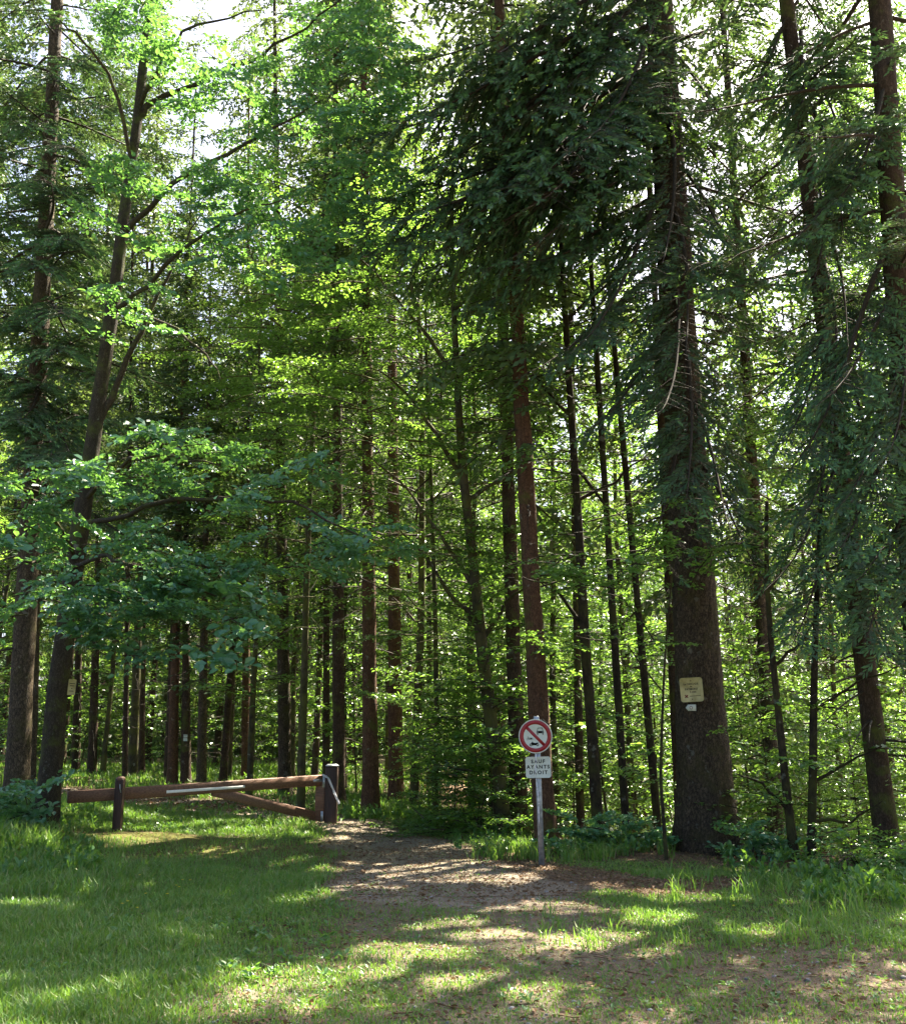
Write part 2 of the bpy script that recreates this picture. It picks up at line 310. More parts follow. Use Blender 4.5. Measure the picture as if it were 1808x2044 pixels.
# ------------------------------------------------------------------ foliage modules (a branch along +X, z up)
def nrm(a): return a / (np.linalg.norm(a, axis=-1, keepdims=True) + 1e-9)
def spruce_module(seed, L, sec=0.12, step=0.05, sl=0.105, sw=0.0155, hang=0.28, cross=True):
    g = np.random.default_rng(seed); Q = []; Mi = []; T = []
    s = np.linspace(0, 1, 9); wob = g.uniform(-.06, .06)
    def axis(s): return np.stack([L * s, L * wob * np.sin(s * 3), L * (-0.03 * s - 0.30 * s ** 2 + 0.20 * s ** 4)], -1)
    T.append((axis(s), np.linspace(0.011 * L + .004, 0.004, 9)))
    for sb in np.arange(0.16, 1.0, sec / L):
        for side in (-1, 1):
            if g.random() < 0.18: continue
            b = axis(np.array([sb + g.uniform(-.01, .01)]))[0]
            l2 = float(np.clip((0.10 + 0.34 * (1 - sb) ** 0.8 * min(1, sb * 3)) * L * g.uniform(.55, 1.15), .12, 1.1))
            a = R(g.uniform(42, 68)); d = np.array([math.cos(a), side * math.sin(a), g.uniform(-.25, .12)])
            u = np.arange(0.08, 1.0, step / l2); 
            h = hang * g.uniform(.6, 1.5)
            p = b + d * (l2 * u * (1 - .25 * h * u))[:, None] + np.array([0, 0, -1.0]) * (h * l2 * u ** 1.7)[:, None]
            t = nrm(d * 1.0 + np.array([0, 0, -1.0]) * (1.7 * h * u ** .7)[:, None])
            if l2 > .45:
                k = np.linspace(0, len(u) - 1, 4).astype(int); T.append((np.vstack([b, p[k]]), np.linspace(.006, .002, 5)))
            for rep in range(2):
                lat = nrm(np.cross(t, np.array([0, 0, 1.0]))) * (1 if rep else -1)
                dd = nrm(t + lat * g.uniform(.35, 1.0, (len(u), 1)) + g.normal(0, .22, (len(u), 3)))
                ln_ = sl * g.uniform(.65, 1.35, (len(u), 1)); w = nrm(np.cross(dd, g.normal(0, 1, (len(u), 3)))) * sw * g.uniform(.8, 1.25, (len(u), 1))
                q = np.stack([p, p + dd * ln_ * .55 + w, p + dd * ln_, p + dd * ln_ * .55 - w], 1); Q.append(q)
                new = (u > .55) & (g.random(len(u)) < .7); Mi.append(new.astype(int))
                if cross:
                    w2 = np.cross(dd, w); Q.append(np.stack([p, p + dd * ln_ * .55 + w2, p + dd * ln_, p + dd * ln_ * .55 - w2], 1)); Mi.append(new.astype(int))
    return np.concatenate(Q), np.concatenate(Mi), T, L
def leaf_quads(p, d, n, ln_, wd):
    """folded two-quad leaf: base, shoulder, tip"""
    side = nrm(np.cross(n, d)); n = np.cross(d, side)
    tip = p + d * ln_ - n * ln_ * .12; mid = p + d * ln_ * .35; m2 = p + d * ln_ * .72
    l1 = mid + side * wd * .5 + n * wd * .14; l2 = m2 + side * wd * .40 + n * wd * .08; r1 = mid - side * wd * .5 + n * wd * .14; r2 = m2 - side * wd * .40 + n * wd * .08
    return np.concatenate([np.stack([p, l1, l2, tip], 1), np.stack([p, tip, r2, r1], 1)])
def leaf_module(seed, L, leaf=0.075, sec=0.16, step=0.06, tilt=0.35, width=0.62, spread=0.5, up=0.15):
    g = np.random.default_rng(seed); Q = []; T = []
    wob = g.uniform(-.12, .12)
    def axis(s): return np.stack([L * s, L * wob * np.sin(s * 3.3), L * (up * s - (up + .08) * s ** 2)], -1)
    s = np.linspace(0, 1, 7); T.append((axis(s), np.linspace(0.008 * L + .003, 0.002, 7)))
    for k, sb in enumerate(np.arange(0.12, 1.02, sec / L)):
        side = 1 if k % 2 else -1
        for sd in ((side,) if g.random() < .45 else (side, -side)):
            b = axis(np.array([min(sb, 1.0)]))[0]
            l2 = float(np.clip(spread * L * (1.05 - sb) ** .7 * g.uniform(.55, 1.2), .14, 1.4))
            a = R(g.uniform(35, 62)); d = np.array([math.cos(a), sd * math.sin(a), g.uniform(-.12, .16)])
            subs = [(b, d, l2)]
            for u in np.arange(0.25, .9, max(.16, .18 / l2)):
                a2 = a * sd + R(g.uniform(32, 60)) * (1 if g.random() < .5 else -1)
                subs.append((b + d * l2 * u, np.array([math.cos(a2), math.sin(a2), g.uniform(-.15, .15)]), l2 * (1 - u) * .75 + .08))
            if l2 > .3: T.append((np.array([b, b + d * l2 * .5, b + d * l2 + np.array([0, 0, -.06 * l2])]), np.array([.004, .003, .0015])))
            for (o, dv, ll) in subs:
                u = np.arange(0.1, 1.0, step / max(ll, step)); 
                p = o + dv * (u * ll)[:, None] + np.array([0, 0, -1.0]) * (.1 * ll * u ** 2)[:, None] + g.normal(0, .012, (len(u), 3))
                alt = np.where(np.arange(len(u)) % 2, 1.0, -1.0)[:, None]
                lat = np.array([-dv[1], dv[0], 0]) * alt
                dd = nrm(dv * g.uniform(.4, 1.1, (len(u), 1)) + lat * g.uniform(.5, 1.1, (len(u), 1)) + np.array([0, 0, 1.0]) * g.normal(-.12, tilt * .7, (len(u), 1)))
                nn = nrm(np.array([0, 0, 1.0]) + g.normal(0, tilt, (len(u), 3)))
                ln_ = leaf * g.uniform(.5, 1.35, (len(u), 1)); Q.append(leaf_quads(p, dd, nn, ln_, ln_ * width))
    Q = np.concatenate(Q); return Q, np.zeros(len(Q), int), T, L
def frame(v, roll, upv=(0, 0, 1.0)):
    x = v / np.linalg.norm(v); up_ = np.asarray(upv, float) - np.dot(upv, x) * x
    if np.linalg.norm(up_) < 1e-3: up_ = np.array([1.0, 0, 0]) - x[0] * x
    z = nrm(up_); y = np.cross(z, x); c, s = math.cos(roll), math.sin(roll)
    return np.stack([x, c * y + s * z, c * z - s * y], 1)
class Tree:
    """wood and foliage gathered in world space, linked as children of one Empty at the base"""
    def __init__(s): s.w = Geo(); s.f = Geo(); s.t = Geo()
    def branch(s, mod, a, b, roll=0.0, wood=1.0, mshift=0):
        Q, Mi, T, L = mod; v = np.asarray(b, float) - np.asarray(a, float); k = np.linalg.norm(v) / L; B = frame(v, roll) * k
        s.f.quads(Q @ B.T + a, Mi + mshift)
        for pts, r in T:
            s.w.tube(pts @ B.T + a, r * max(k, .6) * wood, 4 if len(pts) > 4 else 3)
def crown(seed, H, z0, nb, Lmax, mods, top=0.35, power=0.8, pitch=(-8, 12), dead=(2.5, 6), ndead=26, taper0=0.55, axis_r=0.0, short=False):
    g = np.random.default_rng(seed); t = Tree()
    for k in range(nb):
        f = (k + g.random()) / nb; z = z0 + (H - z0) * f ** 0.9
        env = min(1.0, taper0 + (1 - taper0) * f * 5) * (1 - f) ** power
        L = max(top, Lmax * env * g.uniform(.7, 1.12) * (.42 if short and k % 2 == 0 else 1)); az = k * 2.399 + g.uniform(-.5, .5); e = R(g.uniform(*pitch)) + R(35) * f ** 3
        d = np.array([math.cos(az) * math.cos(e), math.sin(az) * math.cos(e), math.sin(e)])
        a = np.array([0, 0, z]) + d * axis_r * (1 - z / H)
        md = min(mods, key=lambda m_: abs(m_[3] - L) + g.uniform(0, .6)); t.branch(md, a, a + d * L, g.uniform(-.2, .2))
    for k in range(ndead):
        z = g.uniform(*dead); az = g.uniform(0, 6.28); L = g.uniform(.35, 1.9); e = g.uniform(-.35, .15)
        d = np.array([math.cos(az), math.sin(az), e]); s_ = np.linspace(0, 1, 5)[:, None]
        pts = np.array([0, 0, z]) + d * L * s_ + np.array([0, 0, -.25 * L]) * s_ ** 2 + g.normal(0, .02, (5, 3)); t.w.tube(pts, np.linspace(.014, .003, 5), 3)
        for j in range(3):
            u = g.uniform(.3, .9); o = pts[0] + (pts[-1] - pts[0]) * u; q = o + (d * .5 + g.normal(0, .4, 3)) * L * .35; t.w.tube(np.array([o, (o + q) / 2 + [0, 0, -.02], q]), np.array([.005, .004, .002]), 3)
    return t
def trunk_geo(pts, r0, r1, seed, flare=0.45, sides=12, lump=0.04, ring=0.3, ridge=0.0):
    g = np.random.default_rng(seed); P = np.asarray(pts, float)
    seg = np.r_[0, np.cumsum(np.linalg.norm(np.diff(P, axis=0), axis=1))]; Lt = seg[-1]
    s = np.r_[np.arange(0, min(2.0, Lt), 0.1), np.arange(2.0, Lt, ring), Lt] if Lt > 2 else np.linspace(0, Lt, 14)
    Pp = np.stack([np.interp(s, seg, P[:, k]) for k in range(3)], 1)
    for _ in range(6):
        Pp[1:-1] = .5 * Pp[1:-1] + .25 * (Pp[:-2] + Pp[2:])
    base = r0 + (r1 - r0) * (s / Lt) ** 0.9
    a = np.linspace(0, 2 * np.pi, sides, endpoint=False); ph = g.uniform(0, 6.28, 8)
    lob = 1 + .35 * np.cos(4 * a + ph[0]) + .25 * np.cos(7 * a + ph[1])
    D = 1 + flare * np.exp(-s / (1.6 * r0 + .12))[:, None] * lob[None] \
        + lump * (np.sin(2 * a[None] + 1.3 * s[:, None] + ph[2]) + .7 * np.sin(3 * a[None] - 2.1 * s[:, None] + ph[3]) + .6 * np.sin(5 * a[None] + 3.7 * s[:, None] + ph[4]) + .5 * g.normal(0, 1, (len(s), sides)))
    if ridge: ca, sa, ss = np.cos(a)[None], np.sin(a)[None], s[:, None]; D = D + ridge * (noise2(ca * 7 + 0 * ss, sa * 7 + ss * 1.6, seed) + .8 * noise2(ca * 15 + 0 * ss, sa * 15 + ss * 4.5, seed + 1) + .35 * np.abs(noise2(ca * 26 + 0 * ss, sa * 26 + ss * 9, seed + 2)))
    return Pp, base, D
def add_trunk(geo, pts, r0, r1, seed, **kw):
    sides = kw.get('sides', 12); P, b, D = trunk_geo(pts, r0, r1, seed, **kw); geo.tube(P, b, sides, disp=D)

# shared branch modules
SP_NEAR = [spruce_module(10 + k, L) for k, L in enumerate((0.9, 1.6, 2.4, 3.2, 4.2))]
SP_FAR = [spruce_module(30 + k, L, sec=0.17, step=0.12, sl=0.19, sw=0.04, hang=0.6, cross=False) for k, L in enumerate((0.8, 1.6, 2.4, 3.2))]
BE_NEAR = [leaf_module(50 + k, L) for k, L in enumerate((0.7, 1.3, 2.0, 2.8))]
BE_FAR = [leaf_module(60 + k, L, leaf=0.11, sec=0.24, step=0.11, tilt=0.3) for k, L in enumerate((0.8, 1.5, 2.4, 3.4))]
OAK = [leaf_module(70 + k, L, leaf=0.10, sec=0.15, step=0.06, tilt=0.55, width=0.66, spread=0.55) for k, L in enumerate((0.6, 1.1, 1.7))]

rng = np.random.default_rng(77)
FOL = {'needle': ['needle', 'needle_new'], 'needle_far': ['needle_far', 'needle_far'], 'beech': ['beech'], 'oak': ['oak']}
def finish(t, root, foliage, bark='twig', trunk_bark=None, off=None):
    """link a Tree's gathered geometry under ROOT (geometry in world space unless OFF is given)"""
    o_ = np.zeros(3) if off is None else np.asarray(off, float); out = []
    for geo, nm, ms in ((t.t, 'trunk', [M[trunk_bark or bark]]), (t.w, 'twigs', [M[bark]]), (t.f, 'crown', [M[k] for k in FOL[foliage]])):
        if geo.n == 0: continue
        geo.V = [v - o_ for v in geo.V]
        out.append(obj(nm, geo.mesh(nm), ms, root, smooth=(nm == 'trunk')))
    return out

# shared crowns (axis +Z from the ground)
CR = {}
def shared(key, t, foliage, bark):
    w = t.w.mesh(key + '_branches'); w.materials.append(M[bark]); f = t.f.mesh(key + '_crown')
    for k in FOL[foliage]: f.materials.append(M[k])
    CR[key] = (w, f)
for k in range(4):
    shared(f'far_spruce_{k}', crown(100 + k, 38, 5.5 + k * .9, 190, 3.1, SP_FAR, dead=(1.5, 8.5), ndead=36, short=True, pitch=(-25, 2), power=.65), 'needle_far', 'twig')
for k in range(3):
    shared(f'mid_beech_{k}', crown(120 + k, 17, 2.2, 62, 3.4, BE_FAR, top=.8, power=.45, pitch=(2, 28), ndead=0, taper0=.5), 'beech', 'twig')
for k in range(4):
    shared(f'sapling_{k}', crown(140 + k, 3.6 + k * .9, .35, 26 + 6 * k, 1.5 + .2 * k, BE_FAR, top=.35, power=.6, pitch=(0, 25), ndead=0, taper0=.6), 'beech', 'twig')
for k in range(2):
    shared(f'young_spruce_{k}', crown(150 + k, 9, .5, 60, 1.9, SP_FAR, top=.2, power=.8, pitch=(-15, 5), ndead=4, dead=(.3, 2)), 'needle_far', 'twig')

def tree(kind, label, base, top, r0, H=28.0, bark='spruce_bark', crown_key=None, group=None, cat='tree', spin=None, r1=0.03, flare=.4, cs=1.0, pts=None):
    """trunk from BASE leaning so that it passes through TOP (world points), with a shared crown along it"""
    base = np.asarray(base, float); root = thing(kind, label, cat, base, group)
    g = Geo(); d = np.asarray(top, float) - base; d = d / d[2]
    P = pts if pts is not None else [base + d * z for z in (-.3, 0, H * .3, H * .6, H)]
    sd = int(abs(base[0] * 131 + base[1] * 17)) % 9999
    add_trunk(g, [np.asarray(p) - base for p in P], r0, r1, sd, flare=flare)
    obj('trunk', g.mesh('trunk'), M[bark], root, smooth=True)
    if crown_key:
        q = Vector((0, 0, 1)).rotation_difference(Vector(d)); sp = Quaternion((0, 0, 1), rng.uniform(0, 6.28) if spin is None else spin)
        for nm, me in zip(('twigs', 'crown'), CR[crown_key]):
            o = bpy.data.objects.new(nm, me); C.objects.link(o); stuff_twigs(o); o.parent = root; o.rotation_mode = 'QUATERNION'; o.rotation_quaternion = q @ sp; o.scale = (cs, cs, H / 30.0 if 'far' in crown_key else cs)
    return root

# ------------------------------------------------------------------ trees one can tell apart (pixel of the base and of a point higher up, read off the photo)
def spec(kind, label, bpx, bpy_, Y, tpx, tpy, r0, **kw):
    b = W(bpx, bpy_, Y); b = on(b[0], Y); tp = W(tpx, tpy, Y); return tree(kind, label, b, tp, r0, **kw)
spec('spruce_tree', 'spruce with warm red-brown trunk standing directly behind the round no vehicles sign', 1090, 1690, 17.2, 1036, 720, .185, bark='red_bark', crown_key='far_spruce_0', H=30)
spec('spruce_tree', 'straight dark brown spruce trunk in grass just right of the barrier hinge post', 740, 1635, 23.5, 733, 870, .19, bark='red_bark', crown_key='far_spruce_1', H=29)
spec('spruce_tree', 'spruce with russet mossy foot between the brown spruce and the leafy dark bush', 790, 1615, 26.0, 786, 1100, .20, bark='red_bark', crown_key='far_spruce_2', H=29)
spec('spruce_tree', 'mossy edged dark spruce rising right behind the barrier hinge post', 677, 1600, 25.0, 674, 1000, .17, bark='spruce_bark', crown_key='far_spruce_3', H=29)
spec('spruce_tree', 'slim dark spruce half hidden behind the mossy spruce at the hinge post', 651, 1585, 29.0, 652, 1000, .11, bark='spruce_bark', crown_key='far_spruce_0', H=27)
spec('fir_tree', 'tall dark fir trunk above the middle of the barrier brace', 570, 1570, 29.0, 560, 900, .20, bark='fir_bark', crown_key='far_spruce_1', H=30)
spec('spruce_tree', 'orange brown sunlit spruce trunk beyond the gate beam', 343, 1565, 33.0, 352, 1250, .18, bark='red_bark', crown_key='far_spruce_2', H=17)
spec('spruce_tree', 'brown spruce carrying a small white trail blaze', 371, 1563, 33.0, 372, 900, .165, bark='spruce_bark', crown_key='far_spruce_3', H=17)
spec('fir_tree', 'dark fir trunk to the right of the spruce with the trail blaze', 402, 1563, 32.0, 412, 1000, .16, bark='fir_bark', crown_key='far_spruce_0', H=17)
spec('spruce_tree', 'spruce trunk leaning to the right above the white strip of the barrier', 445, 1562, 33.0, 468, 1230, .14, bark='spruce_bark', crown_key='far_spruce_1', H=17)
spec('spruce_tree', 'slender pinkish brown spruce with many snapped twigs beside the right-leaning one', 490, 1558, 35.0, 492, 1150, .15, bark='red_bark', crown_key='far_spruce_2', H=28)
spec('fir_tree', 'mossy yellow-green lit fir trunk left of the orange sunlit spruce', 264, 1558, 36.0, 276, 1250, .17, bark='beech_bark', crown_key='far_spruce_3', H=28)
spec('spruce_tree', 'thin dark spruce touching the left side of the mossy lit fir', 249, 1557, 35.0, 255, 1150, .10, bark='spruce_bark', crown_key='far_spruce_0', H=26)
spec('spruce_tree', 'thin dark spruce touching the right side of the mossy lit fir', 282, 1556, 37.0, 287, 1150, .12, bark='spruce_bark', crown_key='far_spruce_1', H=27)
spec('spruce_tree', 'twin-looking dark spruce with a sunlit right edge at the end of the track', 183, 1552, 38.0, 192, 1250, .17, bark='spruce_bark', crown_key='far_spruce_2', H=28)
spec('spruce_tree', 'dark spruce just to the right of the leaning oak at the track bend', 151, 1545, 40.0, 158, 1250, .16, bark='spruce_bark', crown_key='far_spruce_3', H=27)
spec('fir_tree', 'thin dark fir standing close against the right side of the thick left fir', 64, 1560, 24.0, 78, 1000, .12, bark='fir_bark', crown_key='far_spruce_0', H=27)
spec('spruce_tree', 'grey-brown spruce behind the reddish one at the sign, to its left', 1036, 1640, 20.0, 1012, 900, .17, bark='spruce_bark', crown_key='far_spruce_3', H=29)
spec('spruce_tree', 'dim thin spruce in the undergrowth left of the curved beech', 945, 1620, 30.0, 938, 1100, .14, bark='spruce_bark', crown_key='far_spruce_1', H=28)
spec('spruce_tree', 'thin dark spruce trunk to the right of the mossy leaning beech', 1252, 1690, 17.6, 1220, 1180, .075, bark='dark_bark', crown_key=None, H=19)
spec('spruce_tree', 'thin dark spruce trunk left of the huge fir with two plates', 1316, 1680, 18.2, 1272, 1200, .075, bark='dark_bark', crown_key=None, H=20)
spec('spruce_tree', 'thin shaded spruce between the sign spruce and the mossy leaning beech', 1158, 1650, 21.0, 1150, 1200, .09, bark='spruce_bark', crown_key='far_spruce_2', H=24)
spec('spruce_tree', 'dark spruce peeping out along the left edge of the huge fir', 1358, 1660, 19.5, 1336, 1200, .10, bark='spruce_bark', crown_key='far_spruce_0', H=26)
spec('fir_tree', 'fir in deep shade behind the thin bent stem right of the huge fir', 1548, 1660, 19.5, 1525, 1300, .15, bark='fir_bark', crown_key='far_spruce_1', H=27)

# background stand: conifers between 36 and 85 m, two whole trees copied
taken = [(o.location.x, o.location.y) for o in C.objects if o.type == 'EMPTY']
def copy_tree(o):
    c = o.copy(); C.objects.link(c)
    for ch in list(o.children):
        d = ch.copy(); C.objects.link(d); d.parent = c
    return c
GB = 'conifers crowded in the stand behind'
protos = []
for k in range(4):
    p = tree('conifer_tree', 'slender dark conifer among the crowded trunks deep in the stand', (0, 0, 0), (0, 0, 10), .13 + .015 * k, H=28, bark='spruce_bark', crown_key=f'far_spruce_{k}', group=GB); protos.append(p)
cnt = 0; tries = 0; used_p = set()
while cnt < 96 and tries < 5000:
    tries += 1
    y = 24 + 62 * rng.random() ** 0.8; x = rng.uniform(-.62, .62) * y
    if y < 30 and -0.42 * y < x < 0.14 * y: continue
    if x > 0.10 * y and (y < 34 or rng.random() < .6): continue
    if dist_path(np.array(x), np.array(y), PATH) < 1.6: continue
    if y > 30 and (-.31 * y < x < -.17 * y) and rng.random() < .85: continue
    if any((x - a) ** 2 + (y - b) ** 2 < 2.0 for a, b in taken): continue
    taken.append((x, y)); k = cnt % 4
    o = protos[k] if k not in used_p else copy_tree(protos[k]); used_p.add(k)
    o.location = (x, y, float(hgt(x, y))); s_ = rng.uniform(.85, 1.15); o.scale = (s_, s_, s_ * rng.uniform(.95, 1.1)); o.rotation_euler = (R(rng.uniform(-1.5, 1.5)), R(rng.uniform(-1.5, 1.5)), rng.uniform(0, 6.28)); cnt += 1

# beeches growing under the conifers
GM = 'broad beeches under the conifers'
def beech_proto(k):
    root = thing('beech_tree', 'young beech spreading flat leafy sprays beneath the conifers', 'tree', (0, 0, 0), GM)
    g = Geo(); q = np.random.default_rng(k); pts = [np.array([q.normal(0, .02) * z, q.normal(0, .02) * z, z]) for z in (-.3, 0, 4, 9, 13, 17)]
    add_trunk(g, pts, .10, .02, k, flare=.3); obj('trunk', g.mesh('trunk'), M['beech_bark'], root, smooth=True)
    for nm, me in zip(('twigs', 'crown'), CR[f'mid_beech_{k}']):
        o = bpy.data.objects.new(nm, me); C.objects.link(o); stuff_twigs(o); o.parent = root
    return root
bp_ = [beech_proto(k) for k in range(3)]
spots = []
for (px, y) in ((520, 27), (600, 33), (700, 30), (780, 35), (860, 31), (830, 24.5), (940, 24), (980, 29), (1100, 25), (1180, 29), (1240, 34), (430, 41), (300, 44), (180, 47), (80, 40), (20, 33), (1330, 30), (1440, 36), (1560, 31), (1680, 38), (1760, 33), (1850, 42), (-60, 45), (600, 50), (800, 55), (1000, 46), (1120, 52), (1400, 55), (1620, 58), (1800, 60), (1500, 24), (1640, 23.5), (1740, 26), (1830, 22.5), (1240, 26), (1600, 27), (350, 52), (480, 36), (240, 38)):
    spots.append(((px - CX) / FPX * y * 1.02, y))
for i, (x, y) in enumerate(spots):
    o = bp_[i] if i < 3 else copy_tree(bp_[i % 3]); o.location = (x, y, float(hgt(x, y))); s_ = rng.uniform(.8, 1.2); o.scale = (s_, s_, s_); o.rotation_euler = (0, 0, rng.uniform(0, 6.28))
GS = 'beech saplings in the undergrowth'
def sap_proto(k):
    root = thing('beech_sapling', 'small beech sapling with layered pale leaves in the undergrowth', 'sapling', (0, 0, 0), GS)
    g = Geo(); Hs = 3.6 + .9 * k; add_trunk(g, [np.array([0.03 * math.sin(z + k), .03 * math.cos(z), z]) for z in np.linspace(-.2, Hs, 6)], .028, .006, 900 + k, flare=.2, sides=7); obj('trunk', g.mesh('trunk'), M['beech_bark'], root, smooth=True)
    for nm, me in zip(('twigs', 'crown'), CR[f'sapling_{k}']):
        o = bpy.data.objects.new(nm, me); C.objects.link(o); stuff_twigs(o); o.parent = root
    return root
sp_ = [sap_proto(k) for k in range(4)]
ss = []
for (px, y) in ((860, 24), (905, 22.5), (950, 21), (985, 19.5), (1010, 22), (880, 27), (830, 29), (720, 29), (610, 34), (520, 38), (430, 40), (310, 41), (220, 40), (200, 45), (120, 42), (20, 30), (-20, 26), (1130, 22), (1200, 21), (1260, 22.5), (1320, 24), (1400, 21), (1470, 19), (1510, 17.5), (1590, 18.5), (1660, 17), (1720, 18.5), (1790, 15.5), (1830, 14.2), (1640, 22), (1700, 25), (1560, 25), (1480, 27), (1780, 22), (1220, 28), (1140, 30), (1350, 32), (1500, 34), (1640, 33), (1800, 30), (330, 50), (450, 52), (560, 48), (650, 42), (760, 44), (870, 40), (960, 38), (1060, 40), (40, 36), (90, 48), (160, 54), (240, 58), (340, 57), (400, 46), (480, 44), (540, 55), (600, 41), (690, 37), (740, 50), (820, 46), (-40, 52), (20, 58), (280, 46), (700, 58), (900, 52), (420, 60), (130, 38), (230, 52)):
    ss.append(((px - CX) / FPX * y * 1.02, y))
for i, (x, y) in enumerate(ss):
    k = i % 4; o = sp_[k] if i < 4 else copy_tree(sp_[k]); o.location = (x, y, float(hgt(x, y))); s_ = rng.uniform(.65, 1.1) * (1.3 if y > 36 else 1); o.scale = (s_, s_, s_); o.rotation_euler = (R(rng.uniform(-5, 5)), R(rng.uniform(-5, 5)), rng.uniform(0, 6.28))
GY = 'young conifers in the understorey'
yp = []
for k in range(2):
    r_ = thing('young_conifer', 'young conifer with drooping needles in the understorey', 'tree', (0, 0, 0), GY)
    g = Geo(); add_trunk(g, [np.array([0, 0, z]) for z in (-.2, 0, 3, 6, 9)], .06, .01, 950 + k, sides=8); obj('trunk', g.mesh('trunk'), M['spruce_bark'], r_, smooth=True)
    for nm, me in zip(('twigs', 'crown'), CR[f'young_spruce_{k}']):
        o = bpy.data.objects.new(nm, me); C.objects.link(o); stuff_twigs(o); o.parent = r_
    yp.append(r_)
for i, (px, y) in enumerate(((1500, 21.5), (1480, 25), (620, 38), (500, 43), (1290, 27), (1180, 35), (880, 34), (380, 47))):
    o = yp[i] if i < 2 else copy_tree(yp[i % 2]); x = (px - CX) / FPX * y * 1.02; o.location = (x, y, float(hgt(x, y))); s_ = rng.uniform(.7, 1.1); o.scale = (s_, s_, s_); o.rotation_euler = (0, 0, rng.uniform(0, 6.28))

# ------------------------------------------------------------------ the huge fir with the plates
def conifer(kind, label, base, top, r0, H, z0, nb, Lmax, seed, bark, pitch=(-22, 2), bias=None, r1=.08, power=.7, dead=(1.6, 6), ndead=14, flare=.4, extra=(), sides=18, ridge=0.0, ring=.25):
    base = np.asarray(base, float); root = thing(kind, label, 'tree', base); g = np.random.default_rng(seed); t = Tree()
    d = np.asarray(top, float) - base; d = d / d[2]
    add_trunk(t.t, [base + d * z for z in (-.4, 0, H * .25, H * .5, H * .75, H)], r0, r1, seed, flare=flare, sides=sides, lump=.025 if not ridge else .012, ring=ring, ridge=ridge)
    for k in range(nb):
        f = (k + g.random()) / nb; z = z0 + (H - z0) * f; az = k * 2.399 + g.uniform(-.6, .6)
        if z > 19 and k % 2: continue
        L = max(.5, Lmax * min(1, .6 + 2.0 * f) * (1 - f) ** power * g.uniform(.65, 1.12)); e = R(g.uniform(*pitch)) + R(20) * f ** 2
        if bias: az = bias[0] + g.normal(0, bias[1]) if g.random() < bias[2] else az
        v = np.array([math.cos(az) * math.cos(e), math.sin(az) * math.cos(e), math.sin(e)])
        a = base + d * z; md = min(SP_NEAR, key=lambda m_: abs(m_[3] - L)); t.branch(md, a, a + v * L, g.uniform(-.25, .25), wood=1.0)
    for (a, b) in extra:
        L = np.linalg.norm(np.asarray(b) - a); md = min(SP_NEAR, key=lambda m_: abs(m_[3] - L)); t.branch(md, np.asarray(a), np.asarray(b), g.uniform(-.2, .2), wood=1.0)
    for k in range(ndead):
        z = g.uniform(*dead); az = g.uniform(0, 6.28); L = g.uniform(.3, 1.6); v = np.array([math.cos(az), math.sin(az), g.uniform(-.3, .1)])
        a = base + d * z; s_ = np.linspace(0, 1, 5)[:, None]; t.w.tube(a + v * (r0 * .7 + L * s_) + np.array([0, 0, -.2 * L]) * s_ ** 2, np.linspace(.02, .004, 5), 4)
    finish(t, root, 'needle', 'twig', bark, off=base)
    return root
YB = 16.2; bb = on(W(1415, 1700, YB)[0], YB); tb = W(1362, 800, YB)
def bigx(py): return W(1415 + (1700 - py) * (1362 - 1415) / 900., py, YB)
ex = []
for (py, ex_, ey, Ye) in ((60, 880, 215, 15.0), (150, 760, 420, 14.6), (300, 900, 480, 14.4), (430, 1010, 470, 14.8), (520, 1000, 700, 15.2), (240, 700, 330, 16.0), (100, 1000, 330, 13.6), (350, 1080, 640, 14.0),
                          (640, 1130, 820, 14.8), (800, 1250, 1090, 14.2), (620, 1380, 930, 13.4), (400, 1380, 640, 13.4), (200, 1330, 440, 13.2), (560, 1290, 760, 13.2), (760, 1480, 1010, 13.8), (880, 1560, 1130, 14.6), (300, 1560, 520, 14.5), (80, 1560, 260, 14.6), (-60, 800, 120, 15.2), (-40, 1000, 160, 14.2), (40, 760, 300, 15.6), (120, 860, 400, 15.2), (180, 940, 300, 13.8), (260, 820, 440, 15.0), (380, 880, 560, 15.4), (-120, 900, 60, 15), (20, 1120, 200, 13.4), (60, 690, 200, 16.4), (120, 680, 420, 15.6), (260, 690, 360, 15.0), (60, 840, 260, 16.8), (0, 740, 160, 15.0), (300, 800, 480, 16.4)):
    ex.append((bigx(py), W(ex_, ey, Ye)))
conifer('fir_tree', 'huge old fir with a thick trunk bearing a cream plate and an arrow plate', bb, tb, .40, 34, 8.5, 48, 5.0, 201, 'fir_bark', extra=ex, flare=.62, dead=(5, 9), ndead=14, sides=110, ridge=.032, ring=.05)
# spruces along the right edge
br = on(W(1775, 1730, 14.6)[0], 14.6); tr = W(1712, 1200, 14.6)
ex = [(W(1712 - (1200 - a) * .10, a, 14.6), W(px, py, Y_)) for a, px, py, Y_ in ((1020, 1560, 1250, 13.4), (900, 1500, 1130, 13.2), (1060, 1800, 1290, 12.8), (780, 1560, 1000, 13.0), (700, 1760, 950, 12.4), (620, 1520, 860, 13.4), (300, 1600, 520, 13.2), (200, 1690, 420, 12.8), (420, 1700, 640, 12.8), (60, 1540, 260, 13.4), (120, 1700, 300, 13.0), (520, 1640, 760, 12.8), (0, 1480, 150, 14))]
conifer('spruce_tree', 'dark spruce with drooping boughs beside the thin stems near the right edge', br, tr, .165, 27, 7.0, 44, 3.4, 202, 'spruce_bark', extra=ex, dead=(1.2, 5), ndead=22)
be = on(W(1868, 1730, 13.6)[0], 13.6); te = W(1762, 100, 13.6)
